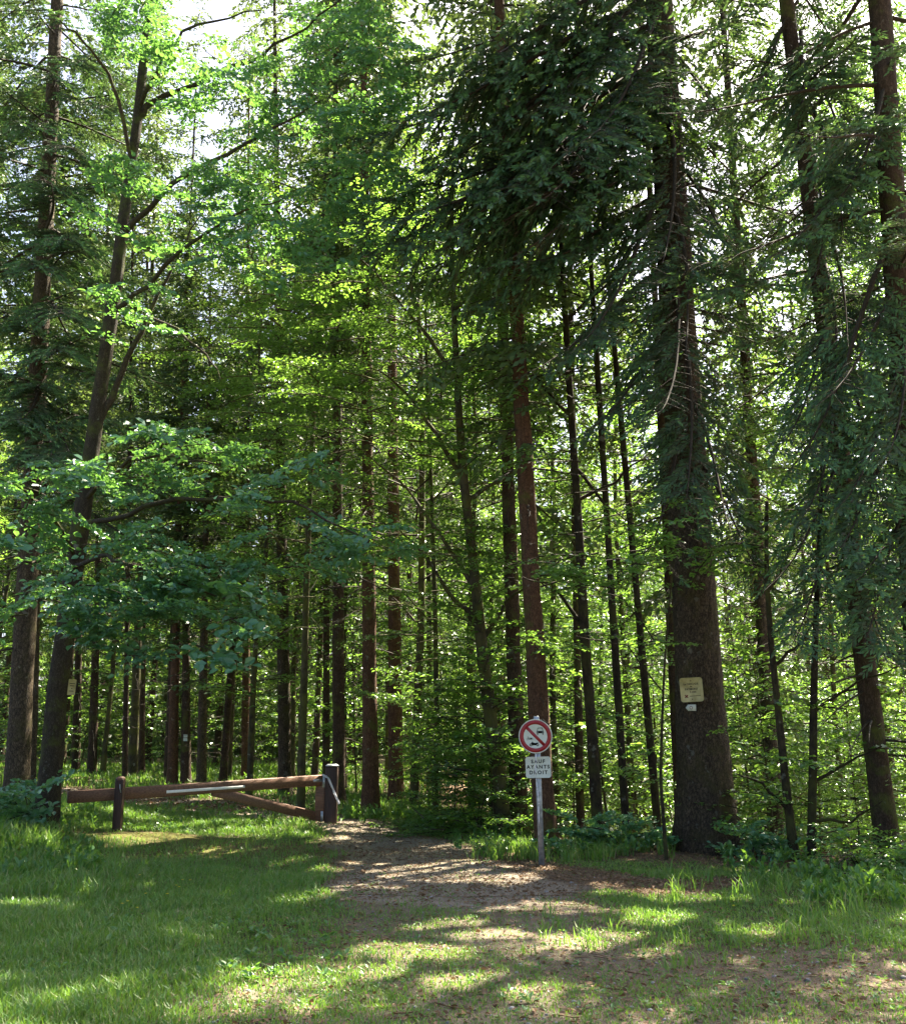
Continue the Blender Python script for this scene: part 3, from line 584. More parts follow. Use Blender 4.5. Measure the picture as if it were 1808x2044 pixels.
ex = [(be + (te - be) * ((a - be[2]) / (te[2] - be[2])), W(px, py, Y_)) for a, px, py, Y_ in ((10.5, 1460, 480, 12.6), (9.0, 1500, 900, 13.2), (8.2, 1600, 760, 12.4), (7.0, 1620, 980, 12.6), (6.0, 1640, 1060, 12.4), (5.0, 1700, 1250, 12.6), (11.5, 1640, 350, 12.2), (7.6, 1760, 860, 11.8), (5.6, 1790, 1180, 12.0), (4.6, 1700, 1120, 12.4))]
conifer('spruce_tree', 'spruce at the outermost right whose bare trunk shows high up among its boughs', be, te, .24, 30, 7.5, 56, 4.4, 203, 'spruce_bark', extra=ex, dead=(3, 7), ndead=8)
# left fir with dark boughs
bl = on(W(35, 1570, 20.6)[0], 20.6); tl = W(72, 820, 20.6)
ex = [(bl + (tl - bl) * ((a - bl[2]) / (tl[2] - bl[2])), W(px, py, Y_)) for a, px, py, Y_ in ((9.6, 200, 620, 19), (10.5, -60, 560, 19), (8.6, 230, 790, 18.6), (8.0, 10, 800, 18.8), (7.4, 240, 930, 18.8), (11.6, 170, 430, 19), (12.5, 20, 380, 18.6), (13.5, 230, 330, 19.4), (9.0, 90, 720, 18.2), (7.0, 330, 1040, 19.2), (9.2, -20, 700, 18.4), (8.8, 150, 860, 18.2), (7.8, 60, 900, 18.4), (8.2, 190, 740, 19.6), (7.5, 330, 930, 19.6), (10.2, 60, 600, 18.4), (11, 240, 520, 19.6), (10.0, 110, 640, 17.6), (11.0, 120, 560, 17.4), (12.0, 60, 470, 17.6), (12.8, 140, 420, 17.8), (13.8, 90, 300, 17.6), (15, 160, 240, 18), (15.5, 20, 200, 18), (9.2, 40, 790, 17.6), (8.4, 110, 860, 17.6), (16.5, 90, 90, 18), (17, 190, 60, 18.4))]
conifer('fir_tree', 'thick dark fir with a sunlit mossy foot beside the leaning oak', bl, tl, .24, 31, 7.4, 74, 4.4, 204, 'fir_bark', extra=ex, dead=(3, 7), ndead=14)
b5 = on(W(-90, 1560, 25)[0], 25.0); t5 = W(-40, 600, 25)
ex = [(b5 + (t5 - b5) * ((a - b5[2]) / (t5[2] - b5[2])), W(px, py, Y_)) for a, px, py, Y_ in ((17.5, 220, 150, 24), (16.5, 330, 250, 24), (15.4, 260, 420, 24.4), (14.2, 240, 500, 24), (18.6, 240, 60, 24), (13, 160, 560, 24), (19, 330, 110, 24.5))]
conifer('spruce_tree', 'spruce beyond the left fir sending long mossy limbs towards the oak top', b5, t5, .25, 31, 12, 40, 4.5, 205, 'spruce_bark', extra=ex, dead=(3, 9), ndead=10)

# ------------------------------------------------------------------ leaning oak
def oak():
    Y = 17.6; base = on(W(90, 1672, Y)[0], Y); root = thing('oak_tree', 'oak leaning right beside the barrier with broad blue-green leaves hanging low', 'tree', base); t = Tree(); g = np.random.default_rng(31)
    q = lambda px, py, y=Y: W(px, py, y)
    main = [base - [0, 0, .4], base, q(112, 1400), q(138, 1200), q(168, 1000), q(192, 830), q(222, 640), q(245, 450), q(266, 300), q(278, 215), q(292, 60), q(315, -90), q(330, -300)]
    add_trunk(t.t, main, .20, .05, 5, flare=.25, sides=16, lump=.03)
    limbs = [([q(190, 860), q(225, 790), q(268, 690), q(310, 600), q(350, 520), q(400, 430)], .075),
             ([q(275, 232), q(300, 205), q(360, 175), q(425, 148), q(500, 120, 17), q(600, 60, 16.5), q(700, -20, 16)], .07),
             ([q(245, 470), q(330, 380, 17.2), (q(420, 320, 16.8)), q(500, 285, 16.4), q(560, 240, 16), q(640, 200, 15.6)], .06),
             ([q(168, 1000), q(200, 960, 17), q(260, 920, 16.3), q(340, 905, 15.6), q(440, 930, 15.2)], .05),
             ([q(160, 1050), q(240, 1030, 16.4), q(350, 1000, 15.2), q(480, 990, 14.6), (q(600, 1010, 14.4)), q(740, 1080, 14.2)], .05),
             ([q(150, 1120), q(120, 1050, 16.2), q(60, 980, 15.0), q(-20, 950, 14.4)], .045),
             ([q(148, 1130), q(190, 1110, 16.0), q(240, 1120, 14.8), q(320, 1150, 14.2), q(430, 1190, 14.0)], .045),
             ([q(146, 1140), q(110, 1130, 16.0), q(60, 1120, 14.8), q(0, 1140, 14.2)], .04),
             ([q(225, 620), q(300, 560, 17.0), q(390, 480, 16.4), q(480, 420, 16.0), q(560, 400, 15.8)], .05),
             ([q(262, 320), q(230, 180, 17), q(180, 90, 16.4), q(120, 40, 16)], .045),
             ([q(278, 215), q(330, 100, 17), q(400, 40, 16.6), q(520, 20, 16.2)], .05),
             ([q(225, 620), q(320, 640, 17), q(400, 690, 16.6), q(440, 760, 16.4)], .035)]
    for pts, r in limbs:
        P = np.array(pts); n = len(P); s = np.linspace(0, n - 1, n * 3); P = np.stack([np.interp(s, np.arange(n), P[:, k]) for k in range(3)], 1); P[1:-1] += g.normal(0, .03, (len(P) - 2, 3))
        lg = Geo(); lg.tube(P - base, np.linspace(r, .012, len(P)), 7); obj('limb', lg.mesh('limb'), M['oak_bark'], root, smooth=True)
    # leafy twigs: boxes of (px0, px1, py0, py1, Y0, Y1, count)
    for (x0, x1, y0, y1, Ya, Yb, n) in ((0, 130, 930, 1060, 13.8, 15.2, 16), (0, 190, 1060, 1260, 13.6, 15.4, 26), (130, 330, 1130, 1240, 13.6, 15, 22), (230, 380, 1040, 1220, 13.8, 15.2, 22), (150, 260, 930, 1010, 14.5, 16, 8), (240, 480, 860, 960, 14.8, 16.4, 20), (380, 640, 930, 1060, 14, 15.4, 13), (600, 790, 1050, 1160, 13.8, 15, 9), (330, 500, 1130, 1290, 13.6, 14.8, 15), (130, 260, 1260, 1320, 14, 15, 6), (440, 620, 1080, 1180, 14, 15, 6),
                                       (150, 480, 330, 440, 15.4, 17, 20), (320, 640, 380, 560, 15.4, 16.8, 40), (420, 760, 180, 340, 15.4, 17, 34), (360, 560, 60, 200, 15.6, 17.4, 12), (540, 760, 0, 170, 15.6, 17.4, 34), (170, 330, -20, 130, 15.6, 17.4, 26), (620, 800, 330, 520, 15.6, 17, 18), (560, 820, 40, 260, 16, 19, 34), (280, 400, 100, 260, 16.6, 18, 9), (120, 330, 560, 700, 16, 17.4, 8)):
        for k in range(n):
            Yk = g.uniform(Ya, Yb); a = W(g.uniform(x0, x1), g.uniform(y0, y1), Yk); az = g.uniform(-.9, 1.4) if g.random() < .7 else g.uniform(0, 6.28)
            az = -g.uniform(.0, 1.4) if g.random() < .5 else az
            L = g.uniform(.4, .95); v = np.array([math.cos(az), math.sin(az), g.uniform(-.35, .25)]) * L; md = min(OAK, key=lambda m_: abs(m_[3] - L) + g.uniform(0, .4)); t.branch(md, a, a + v, g.uniform(-.6, .6))
    finish(t, root, 'oak', 'oak_bark', 'oak_bark', off=base); return root
oak()

# ------------------------------------------------------------------ beeches with curved mossy stems
def beech(label, Y, stem, r0, r1, limbs, boxes, seed, bark='beech_bark', kind='beech_tree', mods=None, cat='tree'):
    mods = mods or BE_NEAR; q = lambda p: W(p[0], p[1], p[2] if len(p) > 2 else Y)
    b0 = q(stem[0]); b0 = on(b0[0], b0[1]); root = thing(kind, label, cat, b0); t = Tree(); g = np.random.default_rng(seed)
    add_trunk(t.t, [b0 - [0, 0, .3], b0] + [q(p) for p in stem[1:]], r0, r1, seed, flare=.3, sides=12, lump=.03)
    for pts in limbs:
        P = np.array([q(p) for p in pts]); n = len(P); s = np.linspace(0, n - 1, n * 3); P = np.stack([np.interp(s, np.arange(n), P[:, k]) for k in range(3)], 1); P[1:-1] += g.normal(0, .02, (len(P) - 2, 3)); lg = Geo(); lg.tube(P - b0, np.linspace(r0 * .38, .008, len(P)), 6); obj('limb', lg.mesh('limb'), M[bark], root, smooth=True)
    for (x0, x1, y0, y1, Ya, Yb, n, l0, l1) in boxes:
        for k in range(n):
            a = W(g.uniform(x0, x1), g.uniform(y0, y1), g.uniform(Ya, Yb)); az = g.uniform(0, 6.28); L = g.uniform(l0, l1)
            v = np.array([math.cos(az), math.sin(az), g.uniform(-.15, .1)]) * L; md = min(mods, key=lambda m_: abs(m_[3] - L) + g.uniform(0, .3)); t.branch(md, a, a + v, g.uniform(-.2, .2))
    finish(t, root, 'beech', bark, bark, off=b0); return root
beech('curved beech leaning left with mossy stem rising from the dark leafy bush', 19.5, [(1008, 1655), (985, 1480), (962, 1300), (948, 1150), (930, 1000), (918, 880), (910, 700), (900, 500), (905, 250)], .145, .03,
      [[(962, 1250), (900, 1190), (840, 1100), (770, 1030, 18.5)], [(950, 1180), (890, 1080), (800, 960), (700, 880, 18.2)], [(925, 960), (860, 850), (790, 760), (720, 720, 18.5)], [(912, 760), (850, 660), (760, 560), (690, 480, 18.6)], [(930, 1000), (1000, 960), (1060, 930, 18)], [(905, 620), (960, 560), (1040, 500, 18.4)], [(960, 1280), (1010, 1200), (1080, 1150, 18)]],
      [(640, 960, 940, 1160, 17.6, 20.5, 26, .9, 2.2), (620, 1000, 700, 940, 17.6, 21, 30, .9, 2.4), (620, 980, 460, 700, 18, 21.5, 28, .9, 2.4), (700, 1060, 1160, 1420, 18.4, 22, 20, .7, 1.8), (950, 1150, 540, 960, 18, 21, 20, .8, 2.0), (700, 960, 300, 480, 18, 21, 14, .8, 2.0), (480, 760, 560, 900, 19, 23, 26, 1.0, 2.4), (1000, 1060, 250, 500, 18, 21, 8, .8, 1.8)], 41)
beech('tall thin beech with broad shaded sprays behind the barrier brace', 24.0, [(600, 1605), (606, 1400), (612, 1150), (622, 900), (640, 600), (650, 300)], .10, .03,
      [[(612, 1150), (540, 1060), (470, 1000, 23)], [(620, 930), (690, 840), (740, 800, 23)], [(628, 760), (560, 660), (480, 620, 23)], [(640, 600), (720, 500), (790, 470, 23)]],
      [(380, 800, 820, 1130, 21.5, 25, 34, .9, 2.2), (400, 820, 520, 820, 21.5, 25, 34, 1.0, 2.4), (440, 800, 220, 520, 22, 25.5, 24, 1.0, 2.4), (480, 700, 1130, 1260, 22, 25, 8, .8, 1.6)], 47)
beech('shaded young beech filling the gap between the russet spruce and the curved beech', 22.5, [(868, 1640), (872, 1450), (868, 1200), (860, 950), (850, 700), (850, 400)], .07, .02,
      [[(868, 1250), (800, 1180), (740, 1160, 22)], [(862, 1000), (920, 940), (990, 900, 22)], [(855, 800), (790, 720), (740, 640, 22)]],
      [(740, 1000, 1000, 1300, 20.5, 24, 26, .8, 1.9), (740, 1100, 640, 1000, 20.5, 24, 30, .9, 2.1), (800, 1200, 330, 640, 20.5, 24, 22, .9, 2.1)], 48)
beech('slim mossy beech stem leaning left between the sign and the huge fir', 17.4, [(1196, 1695), (1180, 1450), (1164, 1230), (1152, 1000), (1138, 800), (1124, 560), (1112, 360), (1100, 100)], .105, .03,
      [[(1145, 930), (1210, 1010), (1290, 1060, 16.6)], [(1140, 830), (1060, 750), (980, 700, 16.6)], [(1165, 1250), (1110, 1180), (1040, 1150, 16.2)], [(1128, 640), (1220, 560), (1300, 520, 16.4)], [(1150, 1000), (1230, 960), (1300, 900, 16.6)]],
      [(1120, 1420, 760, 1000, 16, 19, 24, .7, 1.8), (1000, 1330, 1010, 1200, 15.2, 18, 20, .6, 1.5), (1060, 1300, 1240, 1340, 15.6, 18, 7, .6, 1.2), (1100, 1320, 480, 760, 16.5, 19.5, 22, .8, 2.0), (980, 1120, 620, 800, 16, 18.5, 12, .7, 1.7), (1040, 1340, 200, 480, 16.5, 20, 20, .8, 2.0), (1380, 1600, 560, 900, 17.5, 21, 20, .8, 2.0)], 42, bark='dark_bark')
beech('thin bent dark beech stem just right of the huge fir', 14.8, [(1588, 1745), (1572, 1600), (1556, 1450), (1540, 1300), (1528, 1150), (1530, 1000)], .075, .025,
      [[(1545, 1330), (1600, 1280), (1650, 1200, 14.4)], [(1575, 1620), (1520, 1560), (1470, 1545, 14.6)], [(1532, 1180), (1580, 1090), (1600, 1000, 14)]],
      [(1440, 1620, 930, 1140, 13.6, 15.6, 22, .5, 1.1), (1480, 1720, 1380, 1560, 14.6, 17, 12, .5, 1.1), (1450, 1620, 1500, 1700, 14.4, 16.5, 12, .5, 1.0)], 43, bark='dark_bark')
beech('upright dark beech stem right of the thin bent one', 14.6, [(1619, 1725), (1622, 1550), (1624, 1350), (1632, 1150), (1640, 950), (1645, 800)], .07, .02,
      [[(1624, 1560), (1700, 1520), (1760, 1490, 14.2)], [(1626, 1420), (1700, 1370), (1790, 1330, 14.2)], [(1640, 1010), (1710, 960), (1790, 930, 14)], [(1622, 1640), (1700, 1640), (1760, 1600, 14.2)]],
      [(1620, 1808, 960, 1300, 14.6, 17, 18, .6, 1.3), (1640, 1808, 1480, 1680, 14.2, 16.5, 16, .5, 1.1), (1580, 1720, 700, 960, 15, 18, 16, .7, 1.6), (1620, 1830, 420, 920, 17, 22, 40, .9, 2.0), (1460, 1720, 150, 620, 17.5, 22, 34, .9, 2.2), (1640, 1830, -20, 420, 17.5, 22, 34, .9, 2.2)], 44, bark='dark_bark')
beech('small beech with glossy pale leaves spread before the left side of the huge fir', 15.0, [(1330, 1712), (1318, 1560), (1322, 1400), (1330, 1250), (1345, 1120)], .03, .01,
      [[(1322, 1300), (1240, 1190), (1120, 1160, 14.4)], [(1330, 1230), (1390, 1150), (1420, 1100, 14.4)], [(1322, 1380), (1250, 1290), (1150, 1270, 14.6)]],
      [(1060, 1340, 1110, 1190, 13.8, 15.2, 20, .5, 1.0), (1060, 1300, 1230, 1290, 14, 15.2, 9, .4, .8), (1260, 1500, 1020, 1130, 13.8, 15, 18, .5, 1.0), (1180, 1330, 1410, 1560, 15, 16.5, 8, .4, .9)], 45, bark='dark_bark')

# ------------------------------------------------------------------ bushes and leafy undergrowth
def bush(label, boxes, seed, foliage='beech', mods=None, kind='bush', Y=None):
    x0, x1, y0, y1, Ya, Yb, n, l0, l1 = boxes[0]; c = W((x0 + x1) / 2, y1, (Ya + Yb) / 2); b0 = on(c[0], c[1]); root = thing(kind, label, 'bush', b0); t = Tree(); g = np.random.default_rng(seed); mods = mods or BE_NEAR
    for k in range(9):
        a = b0 + np.array([g.uniform(-.4, .4), g.uniform(-.3, .3), -.05]); p = W(g.uniform(x0, x1), g.uniform(y0, y1), g.uniform(Ya, Yb)); t.w.tube(np.array([a, a * .5 + p * .5 + [0, 0, .15], p]), np.array([.014, .009, .004]), 4)
    for (x0, x1, y0, y1, Ya, Yb, n, l0, l1) in boxes:
        for k in range(n):
            a = W(g.uniform(x0, x1), g.uniform(y0, y1), g.uniform(Ya, Yb)); a[2] = max(a[2], float(hgt(a[0], a[1])) + .06); az = g.uniform(0, 6.28); L = g.uniform(l0, l1)
            v = np.array([math.cos(az), math.sin(az), g.uniform(-.1, .35)]) * L; md = min(mods, key=lambda m_: abs(m_[3] - L) + g.uniform(0, .3)); t.branch(md, a, a + v, g.uniform(-.4, .4))
    finish(t, root, foliage, 'twig', 'twig', off=b0)
bush('dark beech thicket between the russet spruce and the sign spruce', [(840, 1050, 1480, 1690, 18.2, 21.5, 120, .5, 1.2), (820, 1020, 1360, 1560, 19.5, 23, 54, .5, 1.3)], 61)
bush('bramble bush at the foot of the thick left fir', [(-20, 80, 1570, 1690, 16.6, 18.4, 46, .35, .8)], 62, 'oak', OAK, 'bramble_bush')
bush('shadowy leafy bush on the slope past the thin beech stems', [(1640, 1830, 1660, 1790, 12.2, 14.4, 46, .35, .8)], 63, 'beech', None)
bush('low leafy shrub against the right foot of the huge fir', [(1455, 1560, 1640, 1730, 14.6, 15.8, 26, .3, .6)], 64, 'oak', OAK)
bush('low green undergrowth clump between the sign and the huge fir', [(1150, 1330, 1640, 1710, 15.8, 17.2, 34, .3, .6)], 65, 'oak', OAK)

# far woods: what nobody could count
def far_woods():
    g = np.random.default_rng(9); G_ = Geo()
    n = 110000; y = g.uniform(52, 120, n); x = g.uniform(-.75, .75, n) * y; z = hgt(x, y) + 24 * g.random(n) ** 2.0
    keep = noise2(x * .5 + z * .3, z * .8 + y * .2, 4) > -.35; x, y, z = x[keep], y[keep], z[keep]; n = len(x)
    p = np.stack([x, y, z], 1); d = nrm(g.normal(0, 1, (n, 3)) * [1, 1, .5]); w = nrm(np.cross(d, g.normal(0, 1, (n, 3)))); s = g.uniform(.25, .6, (n, 1))
    G_.quads(np.stack([p - d * s, p + w * s * .6, p + d * s, p - w * s * .6], 1)); o = obj('far_woods', G_.mesh('far_woods'), M['needle_far']); tag(o, 'distant woodland foliage closing the view behind all the trunks', 'woods', kind='stuff')
far_woods()

# ------------------------------------------------------------------ gaps in the canopy that let the sun through to the floor
def light_gaps():
    zones = [(Gp(880, 1745), 2.0, 1.7, .95), (Gp(1030, 1735), 1.2, .9, .8), (Gp(690, 1660), .8, .8, .7), (np.array([-4.6, 20.2]), 3.2, 2.0, 1.4), (np.array([-5.6, 17.7]), 1.6, .9, 1.1), (np.array([-3.6, 24.5]), 2.4, 1.3, .7), (np.array([-6.0, 29]), 3.5, 2.5, .6), (Gp(640, 1740), .8, .4, .8), (Gp(1110, 1738), .9, .5, .9),
             (Gp(860, 1900), .65, .45, 1.3), (Gp(930, 1960), .7, .35, 1.0), (Gp(600, 1950), .8, .4, 1.0), (Gp(1180, 1880), .9, .55, 1.0), (Gp(1150, 1815), .9, .4, 1.1), (Gp(1330, 1790), .9, .45, 1.1), (Gp(100, 1985), .7, .4, 1.2), (Gp(1300, 1840), .9, .5, .9), (Gp(800, 1850), .9, .3, .9), (Gp(420, 1880), .7, .45, .8), (Gp(1520, 1860), .8, .35, .9), (Gp(200, 1790), 1.2, .6, .5), (Gp(560, 1800), .9, .5, .5), (Gp(960, 1870), .8, .3, .8), (Gp(700, 2020), .7, .25, .6)]
    def lit(x, y):
        a = np.zeros_like(x)
        for c, rx, ry, w in zones: a = np.maximum(a, w * np.exp(-(((x - c[0]) / rx) ** 2 + ((y - c[1]) / ry) ** 2)))
        a = np.maximum(a, .36 * sst(24, 28, y)); a = np.maximum(a, .72 * sst(2.5, 4.5, x) * sst(17.5, 20, y)); a = np.maximum(a, .24 - .08 * sst(12, 9, y)); a = np.maximum(a, .55 * sst(-3, -5, x) * sst(24, 28, y))
        n = .5 + .5 * np.clip(noise2(x * 5.5, y * 3.6, 91) * 1.1 + .45 * noise2(x * 6.5, y * 5.0, 92), -1, 1)
        return n < a * .84
    bpy.context.view_layer.update()
    for o in list(C.objects):
        if not o.name.startswith('crown') or o.parent is None: continue
        if any(w in o.parent.name for w in ('sapling', 'bush')): continue
        me = o.data; nv = len(me.vertices); v = np.empty(nv * 3, np.float32); me.vertices.foreach_get('co', v); v = v.reshape(-1, 3)
        mw = np.array(o.matrix_world); c = v.reshape(-1, 4, 3).mean(1) @ mw[:3, :3].T + mw[:3, 3]
        t = c[:, 2] / S.z; x = c[:, 0] - S.x * t; y = c[:, 1] - S.y * t
        k = ~(lit(x, y) & (c[:, 2] > 3.2) & (y < 44) & (y > 4.5) & (np.abs(x) < 20))
        if k.mean() > .985: continue
        mi = np.empty(len(me.polygons), np.int32); me.polygons.foreach_get('material_index', mi)
        G_ = Geo(); G_.quads(v.reshape(-1, 4, 3)[k], mi[k]); n = G_.mesh('crown')
        for m in me.materials: n.materials.append(m)
        o.data = n
light_gaps()

# ------------------------------------------------------------------ grass, weeds, litter, stones
def blades(x, y, h, w, g, lean=.45):
    n = len(x); z = hgt(x, y); p = np.stack([x, y, z - .005], 1); az = g.uniform(0, 6.28, n); d = np.stack([np.cos(az), np.sin(az), np.zeros(n)], 1); sd = np.stack([-np.sin(az + g.normal(0, .8, n)), np.cos(az), np.zeros(n)], 1)
    l = g.uniform(.1, 1, (n, 1)) * lean; up = np.array([0, 0, 1.0]); h = h[:, None]; w = w[:, None] if np.ndim(w) else w
    m = p + up * h * .55 + d * h * l * .35; tp = p + up * h * (1 - .3 * l) + d * h * l * 1.1
    return np.concatenate([np.stack([p - sd * w, p + sd * w, m + sd * w * .8, m - sd * w * .8], 1), np.stack([m - sd * w * .8, m + sd * w * .8, tp + sd * w * .12, tp - sd * w * .12], 1)])
def sample(n, x0, x1, y0, y1, g):
    y = y0 * (y1 / y0) ** g.random(n); k = y / y1; x = (x0 + (x1 - x0) * g.random(n)) * (.25 + .75 * k); return x, y
def grass():
    g = np.random.default_rng(12); G_ = Geo()
    x, y = sample(400000, -11, 11, 5.2, 24, g); m = masks(x, y); cl = noise2(x * 3, y * 3, 21)
    pr = np.clip(m[0] * 1.1 + .10 * (y < 12.5) + .04, 0, 1) * (1 - .4 * np.clip(m[1], 0, 1)); k = g.random(len(x)) < pr; x, y, cl = x[k], y[k], cl[k]; md = m[0][k]
    h = (.022 + .042 * g.random(len(x))) * (1 + .6 * cl) * (.5 + .6 * md) * (1 + 1.1 * sst(-1.0, -3.0, x)); G_.quads(blades(x, y, h, .0024 + .0028 * g.random(len(x)) ** 2 + .00013 * y, g, .8))
    y = g.uniform(23, 46, 70000); x = g.uniform(-.5, .05, 70000) * y; m = masks(x, y); k = g.random(len(x)) < m[0] * (noise2(x * 1.2, y, 23) * .5 + .55); x, y = x[k], y[k]; G_.quads(blades(x, y, g.uniform(.08, .26, len(x)), .006 + .00025 * y, g, .7))
    # tall tufts on the left bank, by the sign, round the huge fir and beyond the gate
    for (px0, px1, py0, py1, n, h0, h1) in ((-40, 240, 1690, 1800, 260, .10, .28), (-20, 110, 1650, 1720, 200, .2, .42), (120, 640, 1625, 1668, 300, .06, .16), (940, 1070, 1692, 1718, 40, .12, .30), (1095, 1210, 1697, 1720, 40, .12, .30), (1330, 1500, 1745, 1810, 16, .12, .30), (1500, 1808, 1750, 1830, 40, .10, .28), (1560, 1808, 1830, 1900, 16, .08, .2), (690, 830, 1615, 1640, 130, .15, .34), (120, 700, 1562, 1590, 260, .12, .32), (1180, 1350, 1690, 1715, 30, .12, .26), (250, 700, 1700, 1900, 60, .08, .18), (1050, 1700, 1830, 1930, 60, .06, .15)):
        xs = g.uniform(px0, px1, n); ys = g.uniform(py0, py1, n)
        for a, b in zip(xs, ys):
            d = ray(a, b); tt = -EYE / d[2]; c = np.array([0, 0, EYE]) + d * tt
            c[1] = min(c[1], 48); q = g.integers(8, 18); G_.quads(blades(c[0] + g.normal(0, .05, q), c[1] + g.normal(0, .05, q), g.uniform(h0, h1, q), .0035 + .0003 * c[1] * g.uniform(.5, 1, q), g, .75))
    o = obj('grass', G_.mesh('grass'), M['grass']); tag(o, 'short green grass and tall tufts on the clearing floor', 'grass', kind='stuff')
grass()
def weeds():
    g = np.random.default_rng(14); G_ = Geo()
    def rosette(x, y, s, nl, up=.4):
        z = float(hgt(x, y)); az = g.uniform(0, 6.28, nl); d = nrm(np.stack([np.cos(az), np.sin(az), g.uniform(.1, up * 2, nl)], 1)); p = np.array([x, y, z + .01]) + d * .02 + np.array([0, 0, 1.0]) * g.uniform(0, s * up, (nl, 1))
        G_.quads(leaf_quads(p, d, nrm(np.array([0, 0, 1.0]) + g.normal(0, .3, (nl, 3))), s * g.uniform(.6, 1.2, (nl, 1)), s * .5 * g.uniform(.7, 1.1, (nl, 1))))
    for (px0, px1, py0, py1, n, s0, s1, up) in ((200, 600, 1830, 1960, 50, .04, .08, .4), (0, 700, 1750, 1960, 150, .03, .07, .5), (600, 1000, 1700, 2000, 110, .02, .04, .3), (130, 560, 1620, 1668, 260, .05, .10, .8), (1080, 1340, 1680, 1715, 60, .06, .13, 1.4), (1440, 1640, 1690, 1770, 90, .05, .12, 1.5), (1600, 1808, 1740, 1815, 130, .05, .12, 1.4), (0, 200, 1650, 1760, 200, .06, .12, 1.6), (640, 860, 1605, 1650, 120, .07, .14, 1.6), (900, 1080, 1670, 1705, 40, .05, .10, 1.4), (1000, 1808, 1830, 2040, 120, .025, .05, .4), (0, 700, 1555, 1590, 300, .08, .16, 1.2)):
        for k in range(n):
            d = ray(g.uniform(px0, px1), g.uniform(py0, py1)); tt = -EYE / d[2]; c = np.array([0, 0, EYE]) + d * tt; rosette(c[0], min(c[1], 50), g.uniform(s0, s1), g.integers(5, 10), up)
    o = obj('weeds', G_.mesh('weeds'), M['weed']); tag(o, 'broad-leaved weeds scattered through the grass and along the wood edge', 'weeds', kind='stuff')
weeds()
def litter():
    g = np.random.default_rng(15); G_ = Geo(); x, y = sample(170000, -11, 11, 5.5, 26, g); y2 = g.uniform(24, 44, 60000); x = np.r_[x, g.uniform(-.5, .12, 60000) * y2]; y = np.r_[y, y2]; m = masks(x, y)
    k = g.random(len(x)) < np.clip(.10 + .5 * m[1] * sst(10, 13, y) + .12 * m[1] + .8 * m[3] + .2 * m[2], 0, 1); x, y = x[k], y[k]; n = len(x)
    p = np.stack([x, y, hgt(x, y) + .012], 1); az = g.uniform(0, 6.28, n); d = nrm(np.stack([np.cos(az), np.sin(az), g.normal(.1, .25, n)], 1)); s = (.014 + .045 * g.random((n, 1)) ** 2) * np.where(y > 24, 2.0, 1.0)[:, None]
    G_.quads(leaf_quads(p, d, nrm(np.array([0, 0, 1.0]) + g.normal(0, .4, (n, 3))), s, s * .6)); o = obj('fallen_leaves', G_.mesh('fallen_leaves'), M['litter']); tag(o, 'brown fallen leaves and chips strewn over path and forest floor', 'leaf litter', kind='stuff')
litter()
M['stone'] = leaf_mat('pale_stones', [(0.16, 0.15, 0.14), (0.27, 0.26, 0.24), (0.42, 0.41, 0.39)], (.2, .2, .2), 0.0, .9, .2)
def stones():
    g = np.random.default_rng(16); G_ = Geo(); x, y = sample(26000, -11, 11, 5.5, 17, g); m = masks(x, y); k = g.random(len(x)) < m[1] * .30 + .004; x, y = x[k], y[k]; n = len(x)
    s = .005 + .014 * g.random(n) ** 3 + (g.random(n) < .03) * .012
    th = np.linspace(0, 2 * np.pi, 6, endpoint=False)
    for i in range(n):
        c = np.array([x[i], y[i], float(hgt(x[i], y[i])) + s[i] * .2]); rr = s[i] * g.uniform(.7, 1.25, (3, 6)) * np.array([.75, 1, .5])[:, None]
        P = np.stack([np.cos(th) * rr, np.sin(th) * rr * .8, np.array([-.4, .15, .5])[:, None] * s[i] * np.ones((3, 6))], -1); G_.grid(c + P); t_ = c + P[2]; G_.quads(np.stack([[t_[0], t_[1], t_[2], t_[3]], [t_[0], t_[3], t_[4], t_[5]]]))
    o = obj('gravel', G_.mesh('gravel'), M['stone']); tag(o, 'loose pale gravel pressed into the worn ground', 'gravel', kind='stuff')
stones()
def sticks():
    g = np.random.default_rng(19); G_ = Geo(); x, y = sample(900, -9, 9, 6, 20, g); m = masks(x, y)
    for i in range(len(x)):
        if g.random() > .25 + .6 * m[1][i] + .5 * m[3][i]: continue
        L = g.uniform(.06, .38); a = g.uniform(0, 6.28); t = np.linspace(-.5, .5, 4); px = x[i] + math.cos(a) * L * t + g.normal(0, .008, 4); py = y[i] + math.sin(a) * L * t + g.normal(0, .008, 4)
        G_.tube(np.stack([px, py, hgt(px, py) + .012], 1), np.linspace(.005, .002, 4) * g.uniform(.6, 1.3), 4)
    o = obj('fallen_twigs', G_.mesh('fallen_twigs'), M['litter']); tag(o, 'thin broken twigs lying on path and grass', 'fallen twigs', kind='stuff')
sticks()
